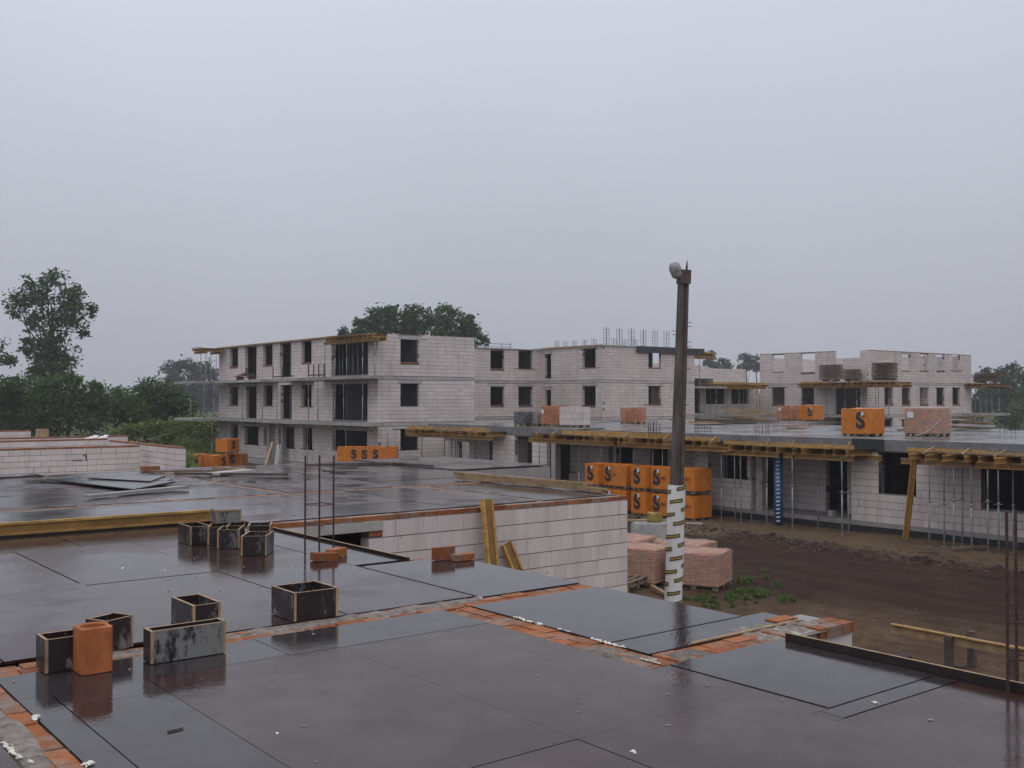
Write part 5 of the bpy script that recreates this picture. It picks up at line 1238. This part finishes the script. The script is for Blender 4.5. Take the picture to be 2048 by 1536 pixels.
# brick wall tops
brick_strip(nb, 4.88, 5.15, 4.75, 7.12, ZD - .004, 'Y'); brick_strip(nb, 1.5, 5.15, 7.14, 7.44, ZD - .006, 'X'); brick_strip(nb, 5.17, 6.62, 7.12, 7.37, ZD - .004, 'X')
brick_strip(nb, 5.17, 6.25, 4.74, 5.02, ZD - .004, 'X'); brick_strip(nb, 1.24, 1.47, 0.5, 7.44, ZD - .004, 'Y'); brick_strip(nb, 6.14, 6.9, 9.5, 9.62, ZD - .006, 'X')
def S(mat, x0, x1, y0, y1, dz=0.0): piece('plywood_sheet', mat, x0 + .0012, x1 - .0012, y0 + .0012, y1 - .0012, ZD - .021 + dz, ZD + dz, nb)
Bn, Wt = 'ply_brown', 'ply_wet'
for a in ((Wt, 1.474, 3.20, 6.542, 7.138), (Wt, 3.20, 4.878, 6.505, 7.138, .002), (Wt, 1.658, 2.22, 4.0, 6.20, .002), (Wt, 1.474, 1.655, 2.0, 6.54), (Wt, 1.66, 2.22, 6.205, 6.54, .001),
          (Bn, 2.222, 3.575, 4.00, 6.53, .002), (Bn, 3.577, 4.878, 4.00, 6.5, .001), (Bn, 2.222, 3.575, 1.49, 3.998), (Bn, 3.577, 4.878, 1.49, 3.998, .002), (Wt, 1.658, 2.22, 1.49, 3.998), (Bn, 1.5, 3.57, -1.5, 1.48), (Bn, 3.58, 6.2, -1.5, .85),
          (Wt, 5.055, 6.19, 3.512, 4.735, .005), (Wt, 4.97, 6.19, 3.36, 3.51, .001), (Bn, 4.88, 4.97, 3.35, 3.51), (Bn, 4.88, 6.19, .86, 3.35), (Bn, 4.88, 5.052, 3.512, 4.735),
          (Wt, 5.153, 6.62, 5.425, 7.115, .007), (Wt, 5.153, 6.9, 5.022, 5.422, .003),
          (Wt, 5.46, 6.62, 7.375, 9.49, .007), (Bn, 4.18, 5.455, 7.47, 9.95, .002), (Bn, 2.87, 4.17, 7.47, 10.16), (Bn, 1.6, 2.85, 7.47, 10.22, .018), (Bn, .33, 1.59, 7.47, 10.22, .017), (Bn, -1, .32, 7.47, 10.2),
          (Wt, 5.47, 6.06, 9.65, 12.98), (Bn, 4.18, 5.455, 9.96, 12.85), (Bn, 2.87, 4.17, 10.17, 12.85, .003), (Bn, 1.6, 2.86, 10.23, 12.85), (Bn, .33, 1.59, 10.23, 12.85, .002), (Bn, -1, .32, 10.2, 12.85),
          (Wt, 1.0, 3.6, 12.87, 14.28), (Wt, 3.61, 6.04, 12.99, 14.28, .001), (Wt, 3.61, 5.46, 12.86, 12.98),
          (Bn, -1.5, 1.22, 4.0, 7.4), (Bn, -1.5, 1.22, 1.0, 3.99), (Bn, -1.5, 1.22, -1.5, .99), (Bn, 1.24, 1.48, -1.5, .49)): S(*a)
# concrete smears over the brick strips
def smear(label, x0, x1, y0, y1, z, seed):
    v, f = [], []; n, m = 26, 8
    for i in range(n + 1):
        for j in range(m + 1):
            x, y = x0 + (x1 - x0) * i / n, y0 + (y1 - y0) * j / m
            e = min(1, 4 * min(j / m, 1 - j / m)); e2 = min(1, 8 * min(i / n, 1 - i / n))
            nz = noise.noise(Vector((x * 9 + seed, y * 9, 0))) + .5 * noise.noise(Vector((x * 24, y * 24, seed)))
            v.append((x, y, z - .014 + .022 * e * e2 * (nz + .55)))
    for i in range(n):
        for j in range(m): a = i * (m + 1) + j; f.append((a, a + m + 1, a + m + 2, a + 1))
    me = bpy.data.meshes.new('mortar_smear'); me.from_pydata(v, [], f); me.materials.append(MATS['smear']); me.polygons.foreach_set('use_smooth', [True] * len(f)); obj('mortar_smear', me, nb)
for k, a in enumerate(((3.0, 5.3, 7.24, 7.47), (1.24, 1.40, 3.5, 6.8), (6.1, 7.0, 4.72, 5.28), (5.2, 5.55, 4.72, 5.0), (2.1, 2.5, 7.2, 7.4), (4.86, 5.1, 5.0, 5.5), (5.05, 5.5, 7.3, 7.46))): smear('', *a, ZD + .004, k)
# edge boards, outer walls
for a in ((6.205, 6.23, -1.5, 4.68, ZD - .15, ZD + .062), (6.10, 6.13, 9.60, 13.1, ZD - .15, ZD + .03)):
    mb = MB(); mb.box(*a, mats=[1, 1, 0, 0, 0, 0]); mb.build('edge_board', ['ply_dark_edge', 'ply_edge'], nb)
for b in ((6.38, 6.6, 5.0, 9.5), (1.26, 1.46, 0, 14.2), (4.9, 5.12, 4.7, 7.1), (6.25, 6.45, 9.5, 9.6)): rect_part('support_wall', 'mortar', nb, *b, GZ, ZD - .085)
rect_part('support_wall', 'mortar', nb, 1.5, 6.3, 7.16, 7.36, GZ, ZD - .086); rect_part('support_wall', 'mortar', nb, 5.9, 6.06, 9.7, 13.1, GZ, ZD - .16); rect_part('support_wall', 'mortar', nb, 6.02, 6.19, -1.5, 4.6, GZ, ZD - .16)
# wall stub with brick courses at the right
rect_part('wall_stub', 'block', nb, 6.3, 7.14, 4.75, 5.22, GZ, ZD - .075)
rect_part('wall_stub_bed', 'concrete', nb, 6.27, 7.10, 4.76, 5.2, ZD - .073, ZD - .004)
for x0, x1, y0, y1 in ((6.30, 6.36, 4.72, 4.97), (6.70, 6.76, 4.73, 4.98), (6.77, 7.13, 4.725, 4.84), (6.66, 6.92, 5.1, 5.22), (6.9, 7.12, 4.85, 4.96)): rect_part('brick', 'brick', nb, x0, x1, y0, y1, ZD - .068, ZD + .012)
rect_part('batten', 'ply_edge', nb, 5.6, 6.86, 5.03, 5.05, ZD - .0, ZD + .014)

# formwork boxes on the near deck
def form_box(label, x0, x1, y0, y1, h, faces, rz=0.0, z=ZD + .006, th=.021, lid=False):
    w, d = x1 - x0, y1 - y0; t = thing('formwork_box', label, 'formwork box', ((x0 + x1) / 2, (y0 + y1) / 2, z), 'formwork boxes on the near deck', rz)
    F = lambda i: faces[i % len(faces)]
    lpart('side_panel', MB().box(-w / 2, -w / 2 + th, -d / 2, d / 2, 0, h, mats=[1, 1, 1, 1, 0, 0]).mesh('side_panel', [F(0), 'ply_edge']), t)
    lpart('side_panel', MB().box(w / 2 - th, w / 2, -d / 2, d / 2, 0, h + .003, mats=[1, 1, 1, 1, 0, 0]).mesh('side_panel', [F(1), 'ply_edge']), t)
    lpart('side_panel', MB().box(-w / 2 + th + .001, w / 2 - th - .001, -d / 2 + .002, -d / 2 + th, 0, h - .002, mats=[1, 1, 0, 0, 1, 1]).mesh('side_panel', [F(2), 'ply_edge']), t)
    lpart('side_panel', MB().box(-w / 2 + th + .001, w / 2 - th - .001, d / 2 - th, d / 2 - .002, 0, h - .001, mats=[1, 1, 0, 0, 1, 1]).mesh('side_panel', [F(3), 'ply_edge']), t)
    if lid: lpart('lid_panel', MB().box(-w / 2, w / 2, -d / 2, d / 2, h + .005, h + .026, mats=[1, 0, 1, 1, 1, 1]).mesh('lid_panel', ['ply_wet', 'ply_edge']), t)
    return t
D_, M_, G_ = 'form_dark', 'form_mid', 'form_grey'
form_box('small dark formwork box left of the orange flue block', 1.745, 1.99, 7.03, 7.25, .215, [M_, D_, D_, D_])
form_box('formwork box behind the orange flue block, turned askew', 2.16, 2.40, 7.37, 7.57, .22, [M_, D_, M_, D_], rz=.42)
form_box('long grey concrete-stained formwork box right of the flue block', 2.355, 2.875, 6.85, 6.99, .215, [D_, M_, G_, D_])
form_box('formwork box behind the long grey stained one', 2.885, 3.105, 7.49, 7.93, .22, [M_, M_, D_, D_])
form_box('largest dark open formwork box standing alone in mid foreground', 3.69, 4.08, 7.46, 7.87, .225, [M_, M_, D_, M_])
GX = 0
form_box('leftmost box of the far formwork box cluster', 4.66, 4.90, 12.15, 12.62, .22, [M_, D_, M_, D_], rz=-.06)
form_box('box with a peaked gap at the left middle of the far cluster', 4.88, 5.12, 11.95, 12.3, .22, [M_, D_, M_, D_], rz=-.5)
form_box('front middle box of the far formwork box cluster', 4.88, 5.14, 11.6, 12.0, .22, [D_, D_, M_, D_], rz=-.55)
form_box('rear right box of the far formwork box cluster', 5.3, 5.58, 11.75, 12.1, .22, [D_, D_, D_, M_], rz=-.5)
form_box('rear box hidden behind the middle of the far cluster', 5.1, 5.4, 12.3, 12.65, .22, [D_, M_, D_, D_], rz=.1)
form_box('slanted box at the right front of the far cluster', 4.88, 5.17, 10.86, 11.3, .22, [D_, M_, D_, M_], rz=-.62)
form_box('closed grey box lying on top of the far formwork box cluster', 5.02, 5.33, 12.2, 12.5, .14, [G_, M_, G_, M_], rz=-.15, z=ZD + .232, lid=True)
# orange ceramic flue block
t = thing('flue_block', 'orange ceramic chimney flue block with round hole between dark boxes', 'flue block', (2.015, 6.945, ZD + .004), rz=.02)
n = 32; hs, ch, R_, H_ = .099, .010, .078, .285; mb = MB()
def sq(a):
    c, s = math.cos(a), math.sin(a); k = hs / max(abs(c), abs(s)); x, y = c * k, s * k
    o = abs(x) + abs(y); lim = 2 * hs - ch
    if o > lim: x, y = x * lim / o, y * lim / o
    return x, y
for z in (0, H_):
    for k in range(n): a = 2 * math.pi * (k + .5) / n; mb.v.append((*sq(a), z))
    for k in range(n): a = 2 * math.pi * (k + .5) / n; mb.v.append((R_ * math.cos(a), R_ * math.sin(a), z))
for k in range(n):
    j = (k + 1) % n; mb.f += [(k, j, 2 * n + j, 2 * n + k), (2 * n + k, 2 * n + j, 3 * n + j, 3 * n + k), (3 * n + k, 3 * n + j, n + j, n + k), (n + k, n + j, j, k)]; mb.m += [0] * 4
lpart('ceramic_body', mb.mesh('ceramic_body', 'flue'), t)
mb = lathe(((R_ - .001, H_ - .001), (R_ + .006, H_ + .007), (R_ + .014, H_ + .007), (R_ + .018, H_ - .001)), 32); lpart('rim', mb.mesh('rim', 'flue', True), t)
# rebar, bricks, beams leaning on the wall
cage(5.69, 10.86, ZD, 1.1, .115, 'rusty upright rebar cage in the middle of the near deck', 'rebar cages on the near deck', 'rust', .011, .34, rz=.30, zs=(.3, .53))
cage(6.235, 2.98, ZD, 1.08, .065, 'rusty upright rebar cage at the right picture edge', 'rebar cages on the near deck', 'rust', .010, .22, zs=(.2, .42))
def brick_thing(label, x, y, z, w, d, h, rz, ry=0.0):
    t = tag(obj('loose_brick', unit('brick'), None, Matrix.Translation((x, y, z + h / 2)) @ Matrix.Rotation(rz, 4, 'Z') @ Matrix.Rotation(ry, 4, 'Y') @ Matrix.Diagonal((w, d, h, 1))), label, 'brick', 'loose bricks on the near deck'); return t
brick_thing('tilted red brick in front of the rebar cage', 5.36, 10.12, ZD + .004, .27, .13, .085, -.15, .06)
brick_thing('red brick right behind the tilted one at the rebar cage', 5.62, 10.32, ZD + .003, .25, .12, .085, .5)
brick_thing('red brick standing on edge at the deck corner', 6.39, 9.33, ZD + .014, .26, .07, .135, -.02)
brick_thing('red brick lying flat against the standing one', 6.53, 9.17, ZD + .014, .24, .12, .068, .02)
t = MB().hbeam((9.79, 13.09, 2.83), (9.72, 12.5, GZ), up=(1, 0, 0)).build('leaning_beam', 'yellow_timber'); tag(t, 'taller yellow timber beam leaning on the white end wall', 'timber beam', 'beams leaning on the white end wall')
t = MB().hbeam((10.18, 13.09, 2.10), (11.1, 12.55, GZ), up=(1, 0, 0)).build('leaning_beam', 'yellow_timber'); tag(t, 'shorter slanting yellow timber beam leaning on the white end wall', 'timber beam', 'beams leaning on the white end wall')
# white foam lumps
def foam(label, px, py, length, wdt, seed, axis=(0, 1), z=ZD + .002):
    wdt *= .85
    rg = random.Random(seed); c = atz(px, py, z); v, f = [], []
    bm = bmesh.new(); n = max(5, int(length / (wdt * .5)))
    for k in range(n):
        s = wdt * (rg.uniform(.25, .6) if rg.random() < .6 else rg.uniform(.6, 1.1)); o = (k / max(1, n - 1) - .5) * length * .9
        m = Matrix.Translation((axis[0] * o + rg.gauss(0, wdt * .5), axis[1] * o + rg.gauss(0, wdt * .4), s * .25)) @ Matrix.Rotation(rg.uniform(0, 3), 4, 'Z') @ Matrix.Diagonal((s * rg.uniform(.7, 1.4), s * rg.uniform(.6, 1.1), s * .6, 1))
        bmesh.ops.create_icosphere(bm, subdivisions=2, radius=1.0, matrix=m)
    for w in bm.verts: w.co += w.co.normalized() * 0 + Vector([.5 * wdt * noise.noise(Vector((w.co.x * 40 + q * 9, w.co.y * 40, w.co.z * 40 + seed))) for q in range(3)])
    me = bpy.data.meshes.new('foam_lump'); bm.to_mesh(me); bm.free(); me.materials.append(MATS['white_foam']); me.polygons.foreach_set('use_smooth', [True] * len(me.polygons))
    return tag(obj('foam_lump', me, None, Matrix.Translation(c)), label, 'foam', 'white foam lumps')
for k, a in enumerate((('large white foam lump on the left brick strip', 75, 1437, .07, .028), ('white foam lump at the bottom edge of the picture, left', 172, 1530, .06, .026), ('white foam bead running along the lower left strip edge', 22, 1500, .32, .016), ('small white foam lump near the lower left strip edge', 62, 1524, .03, .013),
                       ('long white foam bead on the middle brick strip, left of centre', 1058, 1243, .42, .016), ('pair of white foam crumbs on the middle brick strip', 1130, 1262, .16, .013), ('long white foam bead on the middle brick strip, right part', 1215, 1286, .40, .015),
                       ('white foam streak at the strip corner below the small sheet', 1300, 1322, .2, .010), ('flat white foam spot at the brick strip corner', 1306, 1319, .05, .014), ('white foam chip on the open deck at bottom centre', 1267, 1505, .04, .013), ('white foam dab at the crossing of the brick strips', 957, 1195, .1, .012),
                       ('tiny white crumb at the far sheet seam', 245, 1137, .04, .016), ('tiny white crumb between the far boxes and the left edge', 330, 1141, .03, .012), ('small white chip on the deck left of bottom centre', 555, 1467, .03, .009), ('white sliver on the narrow strip at right', 1750, 1405, .05, .009))):
    foam(a[0], a[1], a[2], a[3], a[4], k + 3)
A, B = atz(335, 1463, ZD + .008), atz(366, 1456, ZD + .008); plank('thin dark wood splinter on the deck, lower left', A, B, .009, .007, 'dark_timber', 'splinter', 'splinter')
mb = MB(); 
for k in range(110):
    x, y = rg.uniform(1.5, 6.1), rg.uniform(3.0, 12.8); s = rg.uniform(.003, .009); a = rg.uniform(0, 3)
    d = Vector((math.cos(a), math.sin(a), 0)) * s * rg.uniform(.8, 2.0); mb.beam((x - d.x, y - d.y, ZD + .004), (x + d.x, y + d.y, ZD + .0045), s, s * .6)
o = mb.build('deck_crumbs', 'concrete'); o['kind'] = 'stuff'; o['label'] = 'tiny crumbs scattered over the wet near deck'; o['category'] = 'crumbs'

# ================================================================== HAZE
hz = MB().box(-700, 1100, -700, 1100, -2.0, 32.0)
hm = bpy.data.materials.new('haze_air'); hm.use_nodes = True; hn = hm.node_tree; hn.nodes.clear()
ho = hn.nodes.new('ShaderNodeOutputMaterial'); hv = hn.nodes.new('ShaderNodeVolumePrincipled')
hv.inputs['Color'].default_value = (0.975, 0.98, 0.99, 1); hv.inputs['Density'].default_value = 0.0006; hv.inputs['Anisotropy'].default_value = 0.2
hn.links.new(hv.outputs[0], ho.inputs['Volume']); MATS['haze_air'] = hm
h = hz.build('haze', 'haze_air'); h['kind'] = 'stuff'; h['label'] = 'thin pale rain haze over the whole site'; h['category'] = 'haze'
